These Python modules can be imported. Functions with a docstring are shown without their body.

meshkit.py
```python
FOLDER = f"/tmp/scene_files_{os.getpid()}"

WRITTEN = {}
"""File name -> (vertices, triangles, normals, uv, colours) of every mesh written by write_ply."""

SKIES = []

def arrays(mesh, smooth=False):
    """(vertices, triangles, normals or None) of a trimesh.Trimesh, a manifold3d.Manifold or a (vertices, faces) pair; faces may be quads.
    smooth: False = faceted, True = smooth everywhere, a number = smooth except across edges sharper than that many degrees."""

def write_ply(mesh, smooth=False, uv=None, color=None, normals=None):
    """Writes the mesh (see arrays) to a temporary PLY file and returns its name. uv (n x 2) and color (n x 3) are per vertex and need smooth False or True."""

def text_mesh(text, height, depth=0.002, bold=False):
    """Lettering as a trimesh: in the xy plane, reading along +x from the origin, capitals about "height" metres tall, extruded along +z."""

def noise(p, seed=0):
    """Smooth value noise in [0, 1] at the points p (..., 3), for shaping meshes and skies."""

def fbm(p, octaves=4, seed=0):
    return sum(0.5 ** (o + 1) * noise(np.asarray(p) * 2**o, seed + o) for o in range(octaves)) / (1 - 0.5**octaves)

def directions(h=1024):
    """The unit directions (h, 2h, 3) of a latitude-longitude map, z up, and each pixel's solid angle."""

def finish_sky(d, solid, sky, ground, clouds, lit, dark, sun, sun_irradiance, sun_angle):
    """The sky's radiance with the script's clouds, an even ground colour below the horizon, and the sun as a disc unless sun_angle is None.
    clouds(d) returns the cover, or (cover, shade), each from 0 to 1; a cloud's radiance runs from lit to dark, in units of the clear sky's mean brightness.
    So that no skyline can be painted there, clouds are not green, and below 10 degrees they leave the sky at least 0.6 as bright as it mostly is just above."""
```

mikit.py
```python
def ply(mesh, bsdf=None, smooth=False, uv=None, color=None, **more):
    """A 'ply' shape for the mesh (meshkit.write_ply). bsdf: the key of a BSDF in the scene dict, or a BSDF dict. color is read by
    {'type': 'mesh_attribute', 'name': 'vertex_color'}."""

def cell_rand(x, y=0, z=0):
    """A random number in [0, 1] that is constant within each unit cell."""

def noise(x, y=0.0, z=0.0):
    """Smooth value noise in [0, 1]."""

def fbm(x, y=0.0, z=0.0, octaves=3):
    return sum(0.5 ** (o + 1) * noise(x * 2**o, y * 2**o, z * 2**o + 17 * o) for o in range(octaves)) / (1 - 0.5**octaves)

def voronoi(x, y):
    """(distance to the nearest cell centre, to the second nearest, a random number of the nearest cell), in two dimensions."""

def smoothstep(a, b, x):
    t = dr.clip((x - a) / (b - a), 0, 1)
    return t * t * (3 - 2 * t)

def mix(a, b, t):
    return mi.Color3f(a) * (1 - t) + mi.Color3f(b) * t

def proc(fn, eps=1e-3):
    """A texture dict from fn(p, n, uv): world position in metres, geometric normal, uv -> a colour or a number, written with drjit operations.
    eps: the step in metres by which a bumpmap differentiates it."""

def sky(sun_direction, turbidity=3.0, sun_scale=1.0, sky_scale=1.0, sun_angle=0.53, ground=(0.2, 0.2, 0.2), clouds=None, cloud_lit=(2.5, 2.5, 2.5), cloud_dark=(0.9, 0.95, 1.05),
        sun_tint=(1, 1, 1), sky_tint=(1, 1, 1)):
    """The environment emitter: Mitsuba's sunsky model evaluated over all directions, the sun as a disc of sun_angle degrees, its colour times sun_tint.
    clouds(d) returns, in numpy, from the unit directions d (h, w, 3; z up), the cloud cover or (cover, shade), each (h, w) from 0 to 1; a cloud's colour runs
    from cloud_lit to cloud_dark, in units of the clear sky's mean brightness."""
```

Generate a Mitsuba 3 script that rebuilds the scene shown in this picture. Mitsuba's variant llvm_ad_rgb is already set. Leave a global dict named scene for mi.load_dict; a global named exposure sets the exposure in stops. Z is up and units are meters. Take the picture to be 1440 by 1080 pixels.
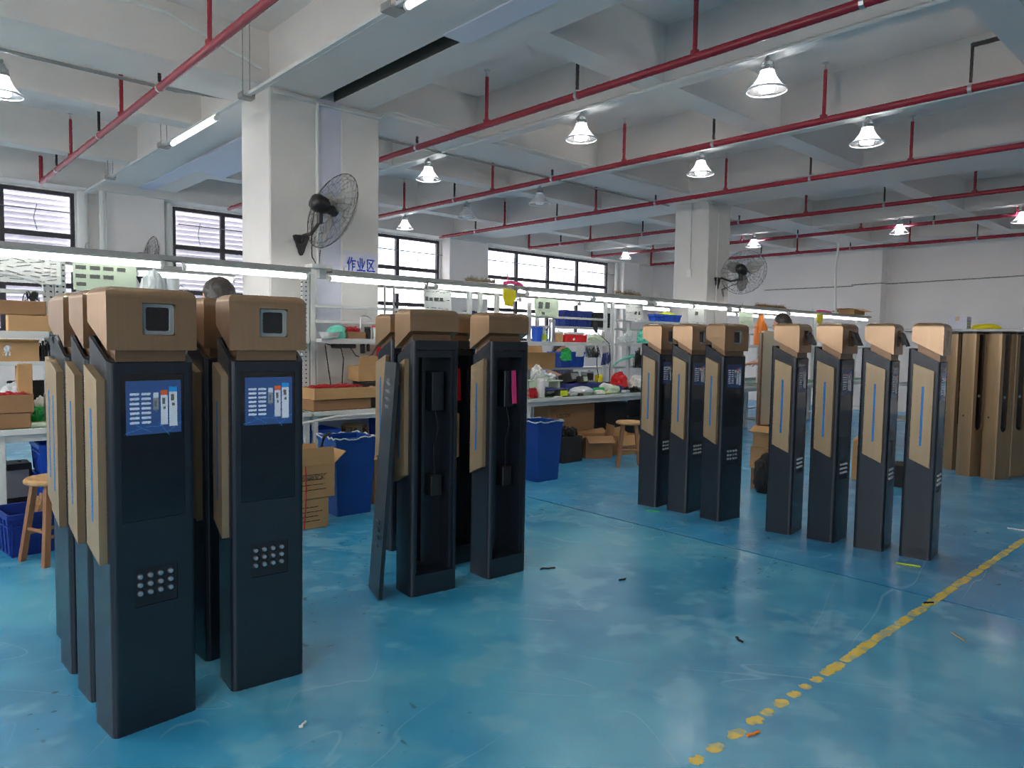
import math, random, numpy as np, trimesh, mitsuba as mi, drjit as dr, mikit, meshkit
import manifold3d as m3
from manifold3d import Manifold, CrossSection
from shapely.geometry import Polygon, box as sbox
T = mi.ScalarTransform4f
R = random.Random(7)
scene, labels = {}, {}

# ------------------------------------------------------------------ camera, sky, exposure
yaw, pitch, roll = 0.83133958, 0.06061432, -0.01665963
fwd = np.array([math.cos(yaw) * math.cos(pitch), math.sin(yaw) * math.cos(pitch), -math.sin(pitch)])
rgt = np.array([math.sin(yaw), -math.cos(yaw), 0.0]); dwn = np.cross(fwd, rgt)
dwn = -math.sin(roll) * rgt + math.cos(roll) * dwn
EYE = np.array([0, 0, 1.40])
scene['camera'] = {'type': 'perspective', 'fov': 2 * math.degrees(math.atan(720 / 1010.187)), 'fov_axis': 'x', 'near_clip': 0.05, 'far_clip': 300,
                   'to_world': T().look_at(origin=EYE.tolist(), target=(EYE + fwd).tolist(), up=(-dwn).tolist())}
exposure = 0.42
def overcast(d):
    n = meshkit.fbm(d * 2.2 + 5, 4)
    return 0.9 + 0.1 * n, 0.6 * n
scene['sky'] = mikit.sky((-0.5, 0.35, 0.75), turbidity=4.0, sun_scale=0.0, sky_scale=40.0, clouds=overcast, cloud_lit=(1.3, 1.28, 1.3), cloud_dark=(1.0, 0.99, 1.02), ground=(0.3, 0.3, 0.3))
LAMP_L, TUBE_L = 240.0, 2.8

# ------------------------------------------------------------------ materials
def S(r, g, b):
    return [((c / 255 + 0.055) / 1.055) ** 2.4 if c > 10 else c / 255 / 12.92 for c in (r, g, b)]
def mat(key, col, rough=0.5, metal=0.0, spec=0.5, **k):
    c = col if isinstance(col, dict) else {'type': 'rgb', 'value': list(col)}
    scene[key] = {'type': 'twosided', 'b': {'type': 'principled', 'base_color': c, 'roughness': rough, 'metallic': metal, 'specular': spec, **k}}
    return key
N, F, SS, MX = mikit.noise, mikit.fbm, mikit.smoothstep, mikit.mix
def floor_col(p, n, uv):
    x, y = p.x, p.y
    a = F(x * 0.9, y * 0.9, 1.0, 4); b = F(x * 7 + 3, y * 7, 2.0, 3); s = F(x * 1.5 + y * 6, y * 1.2 - x * 5, 5.0, 3)
    e = F(x * 2.6 + 11, y * 2.6, 4.0, 4)
    c = MX((0.022, 0.195, 0.345), (0.085, 0.335, 0.455), SS(0.3, 0.72, 0.55 * a + 0.45 * e))
    c = MX(c, (0.17, 0.39, 0.49), 0.45 * SS(0.50, 0.72, s) * SS(0.35, 0.65, b))
    c = MX(c, (0.018, 0.16, 0.34), dr.select(x > 4.42, 0.55, 0.0))
    c = MX(c, (0.12, 0.30, 0.42), dr.select(x > 4.42, 0.35, 0.0) * SS(0.55, 0.75, b))
    for k, (ca, sa) in enumerate(((0.96, 0.28), (0.5, 0.87), (-0.6, 0.8))):     # thin pale scratches
        u, w = x * ca + y * sa, y * ca - x * sa
        f = dr.abs(F(u * 0.9 + 20 * k, w * 5.0, 9.0 + k, 2) - 0.5)
        c = MX(c, (0.36, 0.55, 0.62), 0.20 * SS(0.010, 0.0, f) * SS(0.60, 0.75, N(x * 1.4 + 8 + 9 * k, y * 1.4)))
    d = SS(0.9, 0.96, N(x * 30, y * 30, 3.0)) * SS(0.66, 0.8, N(x * 1.9 + 40, y * 1.9))
    return MX(c, (0.02, 0.05, 0.07), 0.7 * d)
def floor_bump(p, n, uv):
    k = dr.select(p.x > 4.42, 1.0, 0.0)
    return k * 0.5 * (dr.sin(p.x * 105) * dr.sin(p.y * 105)) + 0.6 * F(p.x * 3, p.y * 3, 0.0, 2)
def floor_rough(p, n, uv):
    return 0.17 + 0.16 * F(p.x * 2.2, p.y * 2.2, 3.0, 3)
scene['m_floor'] = {'type': 'bumpmap', 'scale': 0.0016, 'tex': mikit.proc(floor_bump, 4e-3),
                    'b': {'type': 'principled', 'base_color': mikit.proc(floor_col), 'roughness': mikit.proc(floor_rough), 'specular': 0.5}}
def plaster(c):
    def f(p, n, uv):
        k = F(p.x * 0.8, p.y * 0.8, p.z * 0.8, 3); g = F(p.x * 9, p.y * 9, p.z * 9, 2)
        return mi.Color3f(*c) * (0.94 + 0.08 * k + 0.03 * g)
    return mikit.proc(f)
mat('m_wall', plaster((0.79, 0.755, 0.735)), 0.8, spec=0.2)
mat('m_ceil', plaster((0.72, 0.685, 0.65)), 0.8, spec=0.2)
mat('m_column', plaster((0.70, 0.68, 0.645)), 0.55, spec=0.4)
mat('m_strip', S(205, 208, 222), 0.6)
mat('m_slot', plaster(S(72, 74, 70)), 0.95)
def yellow(p, n, uv):
    return MX((0.55, 0.40, 0.05), (0.30, 0.32, 0.18), SS(0.45, 0.7, F(p.x * 22, p.y * 22, 1.0, 3)))
mat('m_yellow_paint', mikit.proc(yellow), 0.5)
mat('m_joint', S(8, 24, 36), 0.8)
def navy(p, n, uv):
    k = N(p.x * 900, p.y * 900, p.z * 900)
    return mi.Color3f(0.0075, 0.0118, 0.018) * (0.75 + 0.5 * k)
mat('m_navy', mikit.proc(navy), 0.30, metal=0.0, spec=0.38, clearcoat=0.4, clearcoat_gloss=0.8)
mat('m_navy_in', S(16, 19, 24), 0.45)
mat('m_black_glass', S(10, 13, 18), 0.06, spec=0.6)
def brushed(c, k):
    def f(p, n, uv):
        s = N(p.x * 160, p.y * 160, p.z * 3) * 0.6 + N(p.x * 30, p.y * 30, p.z * 1.0) * 0.4
        return mi.Color3f(*c) * (1 - k + 2 * k * s)
    return mikit.proc(f)
mat('m_bronze', brushed((0.335, 0.212, 0.118), 0.08), 0.32, metal=0.8, clearcoat=0.8, clearcoat_gloss=0.85)
mat('m_bronze_dark', (0.20, 0.125, 0.075), 0.4, metal=0.6)
mat('m_gold', brushed((0.285, 0.207, 0.118), 0.08), 0.42, metal=0.45, clearcoat=0.4, clearcoat_gloss=0.7)
mat('m_post', brushed((0.30, 0.205, 0.115), 0.10), 0.35, metal=0.55)
mat('m_beige_panel', S(190, 175, 150), 0.5, metal=0.2)
mat('m_blue_strip', S(15, 100, 160), 0.3)
mat('m_frame_grey', S(120, 128, 130), 0.45)
mat('m_steel', S(190, 192, 195), 0.28, metal=0.9)
mat('m_galv', S(150, 152, 150), 0.45, metal=0.5)
mat('m_white', S(225, 226, 222), 0.45)
mat('m_white_metal', S(205, 208, 205), 0.4)
def perf(p, n, uv):
    fx = p.x * 25 - dr.floor(p.x * 25) - 0.5; fz = p.z * 25 - dr.floor(p.z * 25) - 0.5
    return MX((0.60, 0.62, 0.60), (0.05, 0.05, 0.05), SS(0.055, 0.035, fx * fx + fz * fz * 1.4))
mat('m_perforated', mikit.proc(perf), 0.45)
mat('m_red_pipe', S(132, 22, 42), 0.35, spec=0.6)
mat('m_black', S(24, 24, 26), 0.45)
mat('m_rubber', S(16, 16, 18), 0.7)
mat('m_frame_black', S(40, 40, 48), 0.4)
mat('m_paper', S(228, 230, 224), 0.8)
mat('m_print', S(95, 98, 92), 0.8)
mat('m_ink_blue', S(30, 55, 160), 0.7)
mat('m_ink', S(45, 36, 28), 0.8)
def cardboard(c):
    def f(p, n, uv):
        k = F(p.x * 5, p.y * 5, p.z * 5, 3); l = N(p.x * 3, p.y * 3, p.z * 170)
        return mi.Color3f(*c) * (0.82 + 0.26 * k + 0.08 * l)
    return mikit.proc(f)
mat('m_carton', cardboard(S(178, 142, 100)), 0.8, spec=0.2)
mat('m_carton_dark', cardboard(S(140, 108, 78)), 0.8, spec=0.2)
mat('m_tape', S(190, 165, 120), 0.25)
mat('m_crate', S(26, 76, 180), 0.4)
mat('m_crate_dark', S(16, 42, 120), 0.42)
mat('m_bin', S(12, 58, 132), 0.38)
def wood(p, n, uv):
    g = F(p.x * 40, p.y * 8, p.z * 8, 3)
    return MX((0.50, 0.31, 0.13), (0.30, 0.16, 0.06), g)
mat('m_wood', mikit.proc(wood), 0.45)
def wood2(p, n, uv):
    g = F(p.x * 30, p.y * 30, p.z * 4, 3)
    return MX((0.30, 0.14, 0.06), (0.16, 0.07, 0.03), g)
mat('m_wood_leg', mikit.proc(wood2), 0.45)
mat('m_bench_mat', S(70, 100, 84), 0.5)
mat('m_bench_edge', S(215, 218, 214), 0.35)
mat('m_red', S(200, 32, 36), 0.45)
mat('m_cable_red', S(170, 28, 42), 0.4)
mat('m_green', S(40, 160, 80), 0.45)
mat('m_teal', S(110, 205, 180), 0.35)
mat('m_lime', S(190, 205, 40), 0.45)
mat('m_pale_green', S(200, 215, 190), 0.5)
mat('m_yellow', S(232, 214, 30), 0.5)
mat('m_orange', S(225, 120, 30), 0.4)
mat('m_pink', S(225, 70, 130), 0.5)
mat('m_navy_cloth', S(36, 48, 105), 0.7)
mat('m_stripe', mikit.proc(lambda p, n, uv: MX(S(40, 52, 84), S(150, 160, 190), SS(0.1, 0.5, dr.sin(p.x * 260 + p.z * 120)))), 0.85, spec=0.2)
mat('m_trousers', S(40, 44, 54), 0.85, spec=0.2)
mat('m_skin', S(205, 150, 120), 0.5)
mat('m_hair', mikit.proc(lambda p, n, uv: mi.Color3f(0.022, 0.018, 0.016) * (0.6 + 0.9 * N(p.x * 300, p.y * 300, p.z * 40))), 0.42)
mat('m_shirt', S(70, 78, 92), 0.85, spec=0.2)
mat('m_tinsel', S(150, 112, 45), 0.35, metal=0.4)
mat('m_tinsel_dull', S(140, 125, 100), 0.5)
mat('m_clear_bag', S(205, 212, 212), 0.25)
mat('m_bubble', mikit.proc(lambda p, n, uv: MX((0.40, 0.43, 0.46), (0.8, 0.82, 0.84), N(p.x * 90, p.y * 90, p.z * 90))), 0.2)
mat('m_screen_blue', S(28, 52, 96), 0.15)
mat('m_tile_white', S(235, 238, 242), 0.3)
mat('m_tile_blue', S(40, 140, 205), 0.3)
mat('m_tile_orange', S(220, 100, 50), 0.3)
mat('m_tile_grey', S(140, 145, 150), 0.3)
mat('m_facade', mikit.proc(lambda p, n, uv: mi.Color3f(0.80, 0.78, 0.80) * (0.9 + 0.1 * F(p.x, p.y, p.z, 2))), 0.8)
mat('m_facade_window', S(170, 178, 195), 0.3)
mat('m_ground', S(130, 130, 128), 0.9)
mat('m_louvre', S(222, 220, 228), 0.6)
scene['m_glass'] = {'type': 'thindielectric', 'int_ior': 1.45}
scene['m_shade'] = {'type': 'blendbsdf', 'weight': 0.28, 'a': {'type': 'thindielectric', 'int_ior': 1.5}, 'b': {'type': 'principledthin', 'base_color': {'type': 'rgb', 'value': [.6, .63, .65]}, 'roughness': 0.25, 'diff_trans': 1.0}}

# ------------------------------------------------------------------ mesh helpers
def cat(*ms):
    vs, fs, o = [], [], 0
    for v, f in (arr(m) for m in ms):
        vs.append(v); fs.append(f + o); o += len(v)
    return np.vstack(vs), np.vstack(fs)
def arr(m):
    if isinstance(m, tuple): return m
    if hasattr(m, 'to_mesh'):
        q = m.to_mesh(); return np.array(q.vert_properties[:, :3], float), np.array(q.tri_verts, int)
    return np.array(m.vertices), np.array(m.faces)
BV = np.array([[x, y, z] for x in (-.5, .5) for y in (-.5, .5) for z in (-.5, .5)])
BF = np.array([[0, 1, 3], [0, 3, 2], [4, 6, 7], [4, 7, 5], [0, 4, 5], [0, 5, 1], [2, 3, 7], [2, 7, 6], [0, 2, 6], [0, 6, 4], [1, 5, 7], [1, 7, 3]])
def bx(x0, x1, y0, y1, z0, z1):
    return (BV + .5) * [x1 - x0, y1 - y0, z1 - z0] + [x0, y0, z0], BF
def hull(pts):
    return arr(trimesh.convex.convex_hull(np.asarray(pts, float)))
def cb(x0, x1, y0, y1, z0, z1, b=0.004):
    c = np.array([(x0 + x1) / 2, (y0 + y1) / 2, (z0 + z1) / 2]); h = np.array([x1 - x0, y1 - y0, z1 - z0]) / 2
    b = min(b, *(h * 0.45)); s = BV * 2
    return hull(np.vstack([s * (h - b + b * np.eye(3)[k]) for k in range(3)]) + c)
def taper(w0, d0, w1, d1, z0, z1):
    return hull([[sx * w / 2, sy * d / 2, z] for w, d, z in ((w0, d0, z0), (w1, d1, z1)) for sx in (-1, 1) for sy in (-1, 1)])
def mv(m, t=(0, 0, 0), rz=0, rx=0, ry=0):
    v, f = arr(m)
    M = trimesh.transformations.euler_matrix(rx, ry, rz)[:3, :3]
    return v @ M.T + np.asarray(t, float), f
def tube(pts, r, n=8, caps=True):
    p = np.asarray(pts, float); k = len(p)
    t = np.gradient(p, axis=0); t /= np.linalg.norm(t, axis=1, keepdims=True) + 1e-12
    a = np.cross(t, np.where(np.abs(t[:, 2:]) < 0.92, [0, 0, 1.], [1., 0, 0])); a /= np.linalg.norm(a, axis=1, keepdims=True) + 1e-12
    b = np.cross(t, a); g = np.arange(n) * 2 * np.pi / n
    rr = np.broadcast_to(r, (k,))[:, None, None]
    v = (p[:, None] + rr * (np.cos(g)[None, :, None] * a[:, None] + np.sin(g)[None, :, None] * b[:, None])).reshape(-1, 3)
    i, j = np.meshgrid(np.arange(k - 1), np.arange(n), indexing='ij')
    q = np.stack([i * n + j, i * n + (j + 1) % n, (i + 1) * n + (j + 1) % n, (i + 1) * n + j], -1).reshape(-1, 4)
    f = np.vstack([q[:, [0, 1, 2]], q[:, [0, 2, 3]]])
    if caps:
        v = np.vstack([v, p[:1], p[-1:]]); m = np.arange(n)
        f = np.vstack([f, np.stack([m * 0 + len(v) - 2, (m + 1) % n, m], 1), np.stack([m * 0 + len(v) - 1, (k - 1) * n + m, (k - 1) * n + (m + 1) % n], 1)])
    return v, f
def lathe(prof, n=20):
    p = np.asarray(prof, float); k = len(p); g = np.arange(n) * 2 * np.pi / n
    v = np.stack([p[:, None, 0] * np.cos(g), p[:, None, 0] * np.sin(g), np.repeat(p[:, 1:2], n, 1)], -1).reshape(-1, 3)
    i, j = np.meshgrid(np.arange(k - 1), np.arange(n), indexing='ij')
    q = np.stack([i * n + j, i * n + (j + 1) % n, (i + 1) * n + (j + 1) % n, (i + 1) * n + j], -1).reshape(-1, 4)
    return v, np.vstack([q[:, [0, 1, 2]], q[:, [0, 2, 3]]])
def prism(poly, h, axis='z'):
    """extrude a shapely polygon along +z, or (axis x) a polygon in (y, z) along x centred, or (axis y) a polygon in (x, z) along y centred"""
    v, f = arr(trimesh.creation.extrude_polygon(poly, h, engine='earcut'))
    if axis == 'x': v = np.stack([v[:, 2] - h / 2, v[:, 0], v[:, 1]], 1)
    if axis == 'y': v = np.stack([v[:, 0], h / 2 - v[:, 2], v[:, 1]], 1)
    return v, f
def man(m):
    v, f = arr(m); M = Manifold(m3.Mesh(vert_properties=np.ascontiguousarray(v, np.float32), tri_verts=np.ascontiguousarray(f, np.uint32)))
    return M
def mbox(x0, x1, y0, y1, z0, z1):
    return Manifold.cube([x1 - x0, y1 - y0, z1 - z0]).translate([x0, y0, z0])
def rrect(w, d, r, q=6):
    return sbox(-w / 2 + r, -d / 2 + r, w / 2 - r, d / 2 - r).buffer(r, quad_segs=q)
def blob(sx, sy, sz, seed=0, amp=0.25, freq=2.0, sub=4, flat=True):
    s = trimesh.creation.icosphere(sub); v = np.array(s.vertices)
    d = 1 + amp * 2 * (meshkit.fbm(v * freq + 10 + seed * 7.3, 3, seed) - 0.5)
    if amp > 0.15: d = d - 0.55 * amp * np.abs(meshkit.fbm(v * freq * 2.2 + 30 + seed * 3.1, 2, seed + 5) * 2 - 1) ** 0.7 + 0.2 * amp
    v = v * d[:, None] * [sx / 2, sy / 2, sz / 2]
    if flat: v[:, 2] = np.maximum(v[:, 2], -sz * 0.32); v[:, 2] -= v[:, 2].min()
    return v, np.array(s.faces)
def strokes(lines, w, t):
    ms = []
    for (x0, y0), (x1, y1) in lines:
        d = np.array([x1 - x0, y1 - y0]); L = np.hypot(*d); a = math.atan2(d[1], d[0])
        ms.append(mv(bx(-w / 2, L + w / 2, -w / 2, w / 2, 0, t), (x0, y0, 0), a))
    return cat(*ms)

# ------------------------------------------------------------------ scene helpers
def number(key):
    if key not in scene and key not in labels and not any(k.startswith(key + '__') for k in scene): return key
    i = 1
    while True:
        k = f'{key}_{i:03d}'
        if k not in scene and k not in labels and not any(q.startswith(k + '__') for q in scene): return k
        i += 1
USED = set()
def uniq(key):
    k, i = key, 0
    while k in USED or k in scene: i += 1; k = f'{key}_{i:03d}'
    USED.add(k); return k
def D(mesh, m, smooth=30, **k):
    return mikit.ply(mesh, m, smooth=smooth, **k)
def xf(loc=(0, 0, 0), rz=0.0, rx=0.0, ry=0.0):
    t = T().translate(list(map(float, loc)))
    if rz: t = t @ T().rotate([0, 0, 1], math.degrees(rz))
    if rx: t = t @ T().rotate([1, 0, 0], math.degrees(rx))
    if ry: t = t @ T().rotate([0, 1, 0], math.degrees(ry))
    return t
def place(name, parts, label, cat_, loc=(0, 0, 0), rz=0.0, rx=0.0, ry=0.0, group=None, kind=None):
    """parts: list of (sub-key or '', ply dict). One thing; '' = the thing's own mesh."""
    key = uniq(name); M = xf(loc, rz, rx, ry); cnt = {}
    for sub, d in parts:
        if sub == '': k = key
        else:
            k = key + '__' + sub
        scene[k] = {**d, 'to_world': M}
    L = {}
    if label: L['label'] = label
    if cat_: L['category'] = cat_
    if group: L['group'] = group
    if kind: L['kind'] = kind
    labels[key] = L
    return key
def seq(parts):
    """numbers repeated sub names"""
    c, out = {}, []
    for s, d in parts:
        i = c.get(s, 0); c[s] = i + 1
        out.append((s if i == 0 else f'{s}_{i:03d}', d))
    return out
def one(name, mesh, m, label, cat_, loc=(0, 0, 0), rz=0., group=None, smooth=30, kind=None, rx=0., ry=0.):
    return place(name, [('', D(mesh, m, smooth))], label, cat_, loc, rz, rx, ry, group, kind)
def struct(name, mesh, m, smooth=False, label=None):
    scene[name] = D(mesh, m, smooth); labels[name] = {'kind': 'structure'}
    if label: labels[name]['label'] = label
    USED.add(name)
def sub(key, mesh, m, smooth=30, label=None, kind=None):
    k = uniq(key); scene[k] = D(mesh, m, smooth)
    L = {}
    if label: L['label'] = label
    if kind: L['kind'] = kind
    if L: labels[k] = L
    return k
# ------------------------------------------------------------------ the setting
X0, X1, Y0, Y1, ZS, ZB = -3.0, 16.6, -8.0, 12.4, 4.08, 3.62
struct('floor', cat(bx(X0, 4.405, Y0, Y1, -0.2, 0), bx(4.425, X1, Y0, Y1, -0.2, 0), bx(4.40, 4.43, Y0, Y1, -0.2, -0.012)), 'm_floor')
sub('floor__joint', bx(4.4055, 4.4245, Y0, Y1, -0.012, -0.006), 'm_joint', False, 'dark expansion joint across the blue floor')
# worn yellow marking: irregular flat dashes
rr = random.Random(3); x = 2.02
while x < 11.5:
    worn = x < 3.0
    L = rr.uniform(0.05, 0.10) if worn else rr.uniform(0.10, 0.45); n = 7 if worn else 14
    wd = [math.sin(math.pi * min(1, max(0, (i + .35) / (n + .7)))) ** (.35 if worn else .10) for i in range(n + 1)]
    up = [(x + L * i / n, 1.295 + 0.030 * wd[i] * (rr.uniform(.45, 1) if worn else rr.uniform(.65, 1))) for i in range(n + 1)]
    lo = [(x + L * i / n, 1.295 - 0.030 * wd[i] * (rr.uniform(.45, 1) if worn else rr.uniform(.65, 1))) for i in range(n + 1)]
    sub('floor__yellow_dash', prism(Polygon(up + lo[::-1]).buffer(0), 0.0012), 'm_yellow_paint', False)
    x += L + (rr.uniform(0.015, 0.05) if worn else rr.uniform(0.004, 0.022))
struct('ceiling', bx(X0, X1, Y0, Y1, ZS, ZS + 0.15), 'm_ceil')
for a, b in ((2.77, 3.25), (3.41, 3.76)):
    sub('ceiling__main_beam', bx(a, b, Y0, Y1, ZB, ZS), 'm_ceil', False)
sub('ceiling__joint_recess', cat(bx(3.25, 3.256, Y0, 12, ZB + .004, ZS), bx(3.404, 3.41, Y0, 12, ZB + .004, ZS), bx(3.25, 3.41, Y0, 12, ZB + .38, ZS)), 'm_slot', False, 'dark bare concrete gap between the twin beams')
for a, b in ((Y0, 4.34), (8.1, 12.0)):
    sub('ceiling__joint_cover', bx(3.22, 3.44, a, b, ZB - 0.014, ZB - 0.002), 'm_strip', False)
sub('ceiling__joint_cover', mv(bx(-.27, .27, -1.0, 1.0, -0.006, 0.006), (3.45, 8.9, ZB - 0.075), rx=0.0, ry=0.10), 'm_strip', False, 'loose cover panel hanging off the ceiling joint')
sub('ceiling__main_beam', bx(9.25, 10.45, Y0, Y1, ZB, ZS), 'm_ceil', False)
sub('ceiling__main_beam', bx(16.0, X1, Y0, Y1, ZB, ZS), 'm_ceil', False)
sub('ceiling__main_beam', bx(X0, X1, 6.3, 6.95, ZB, ZS), 'm_ceil', False)
sub('ceiling__main_beam', bx(X0, X1, 12.0, Y1, 3.5, ZS), 'm_ceil', False)
for y in (-5.6, -3.3, -0.95, 1.34, 3.79, 8.0, 10.35):
    w = 0.7 if y == -0.95 else 0.25
    sub('ceiling__cross_beam', bx(X0, X1, y, y + w, ZB + 0.001, ZS), 'm_ceil', False)
for x in (-1.2, 5.15, 7.18, 13.27):
    sub('ceiling__cross_beam', bx(x, x + 0.22, Y0, Y1, ZB + 0.002, ZS), 'm_ceil', False)
def wall_y(name, y0, y1, holes):
    m = mbox(X0 - .2, X1 + .2, y0, y1, -0.2, ZS + .15)
    for a, b, c, d in holes: m -= mbox(a, b, y0 - 1, y1 + 1, c, d)
    struct(name, m, 'm_wall')
def wall_x(name, x0, x1, holes):
    m = mbox(x0, x1, Y0, Y1, -0.2, ZS + .15)
    for a, b, c, d in holes: m -= mbox(x0 - 1, x1 + 1, a, b, c, d)
    struct(name, m, 'm_wall')
WZ0, WZ1 = 1.40, 3.47
bays = [(-2.5, 2.45), (3.83, 9.17), (10.46, 14.66)]
wall_y('wall_far', Y1, Y1 + 0.24, [(a, b, WZ0, WZ1) for a, b in bays])
wall_x('wall_right', X1, X1 + 0.24, [])
lw = [(-7.0, -3.0), (-2.0, 2.5), (4.0, 9.0)]
wall_x('wall_left', X0 - 0.24, X0, [(a, b, WZ0, 3.4) for a, b in lw])
wall_y('wall_front', Y0 - 0.24, Y0, [])
sub('wall_right__pilaster', bx(16.3, 16.6, 6.16, 6.75, 0, 3.62), 'm_wall', False)
def window(i, a, b, mull, rails, z0, z1, at, alongx=True):
    """a framed window in the opening [a, b] x [z0, z1]; at = the frame's middle plane"""
    def q(u0, u1, w0, w1, c0, c1):
        return bx(u0, u1, at + w0, at + w1, c0, c1) if alongx else bx(at + w0, at + w1, u0, u1, c0, c1)
    key = f'window_{i}'; USED.add(key); labels[key] = {'kind': 'structure'}
    fr = [q(a, b, -.03, .03, z1 - .055, z1), q(a, b, -.03, .03, z0, z0 + .05), q(a, a + .05, -.03, .03, z0, z1), q(b - .05, b, -.03, .03, z0, z1)]
    scene[key + '__frame'] = D(cat(*fr), 'm_frame_black', False); USED.add(key + '__frame')
    us = [a + .05] + list(mull) + [b - .05]; zs = [z0 + .05] + list(rails) + [z1 - .055]
    for m_ in mull: sub(key + '__mullion', q(m_ - .035, m_ + .035, -.03, .03, z0 + .05, z1 - .055), 'm_frame_black', False)
    for k in range(len(us) - 1):
        for r in rails: sub(key + '__rail', q(us[k] + .036 * (k > 0), us[k + 1] - .036 * (k < len(us) - 2), -.026, .026, r - .035, r + .035), 'm_frame_black', False)
        for j in range(len(zs) - 1):
            u0, u1, c0, c1 = us[k] + .01, us[k + 1] - .01, zs[j] + .01, zs[j + 1] - .01
            v = np.array([[u0, 0, c0], [u1, 0, c0], [u1, 0, c1], [u0, 0, c1]])
            v = v + [0, at, 0] if alongx else v[:, [1, 0, 2]] + [at, 0, 0]
            sub(key + '__pane', (v, np.array([[0, 1, 2], [0, 2, 3]])), 'm_glass', False)
        if alongx and at > 0:
            um = (us[k] + us[k + 1]) / 2
            sub(key + '__stay', tube([(um, at - .04, rails[-1] + .05), (um - .05, at - .10, rails[-1] + .22), (um, at - .05, rails[-1] + .42)], .006, 5), 'm_frame_grey', False)
window(1, *bays[0], (-1.5, -0.5, 0.5, 1.55), (2.1, 2.83), WZ0, WZ1, Y1 + .05)
window(2, *bays[1], (4.64, 5.5, 6.4, 7.3, 8.14), (2.1, 2.83), WZ0, WZ1, Y1 + .05)
window(3, *bays[2], (11.42, 12.46, 13.5), (2.1, 2.83), WZ0, WZ1, Y1 + .05)
for i, (a, b) in enumerate(lw): window(4 + i, a, b, ((a + b) / 2,), (2.2,), WZ0, 3.4, X0 - .1, False)
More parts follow.
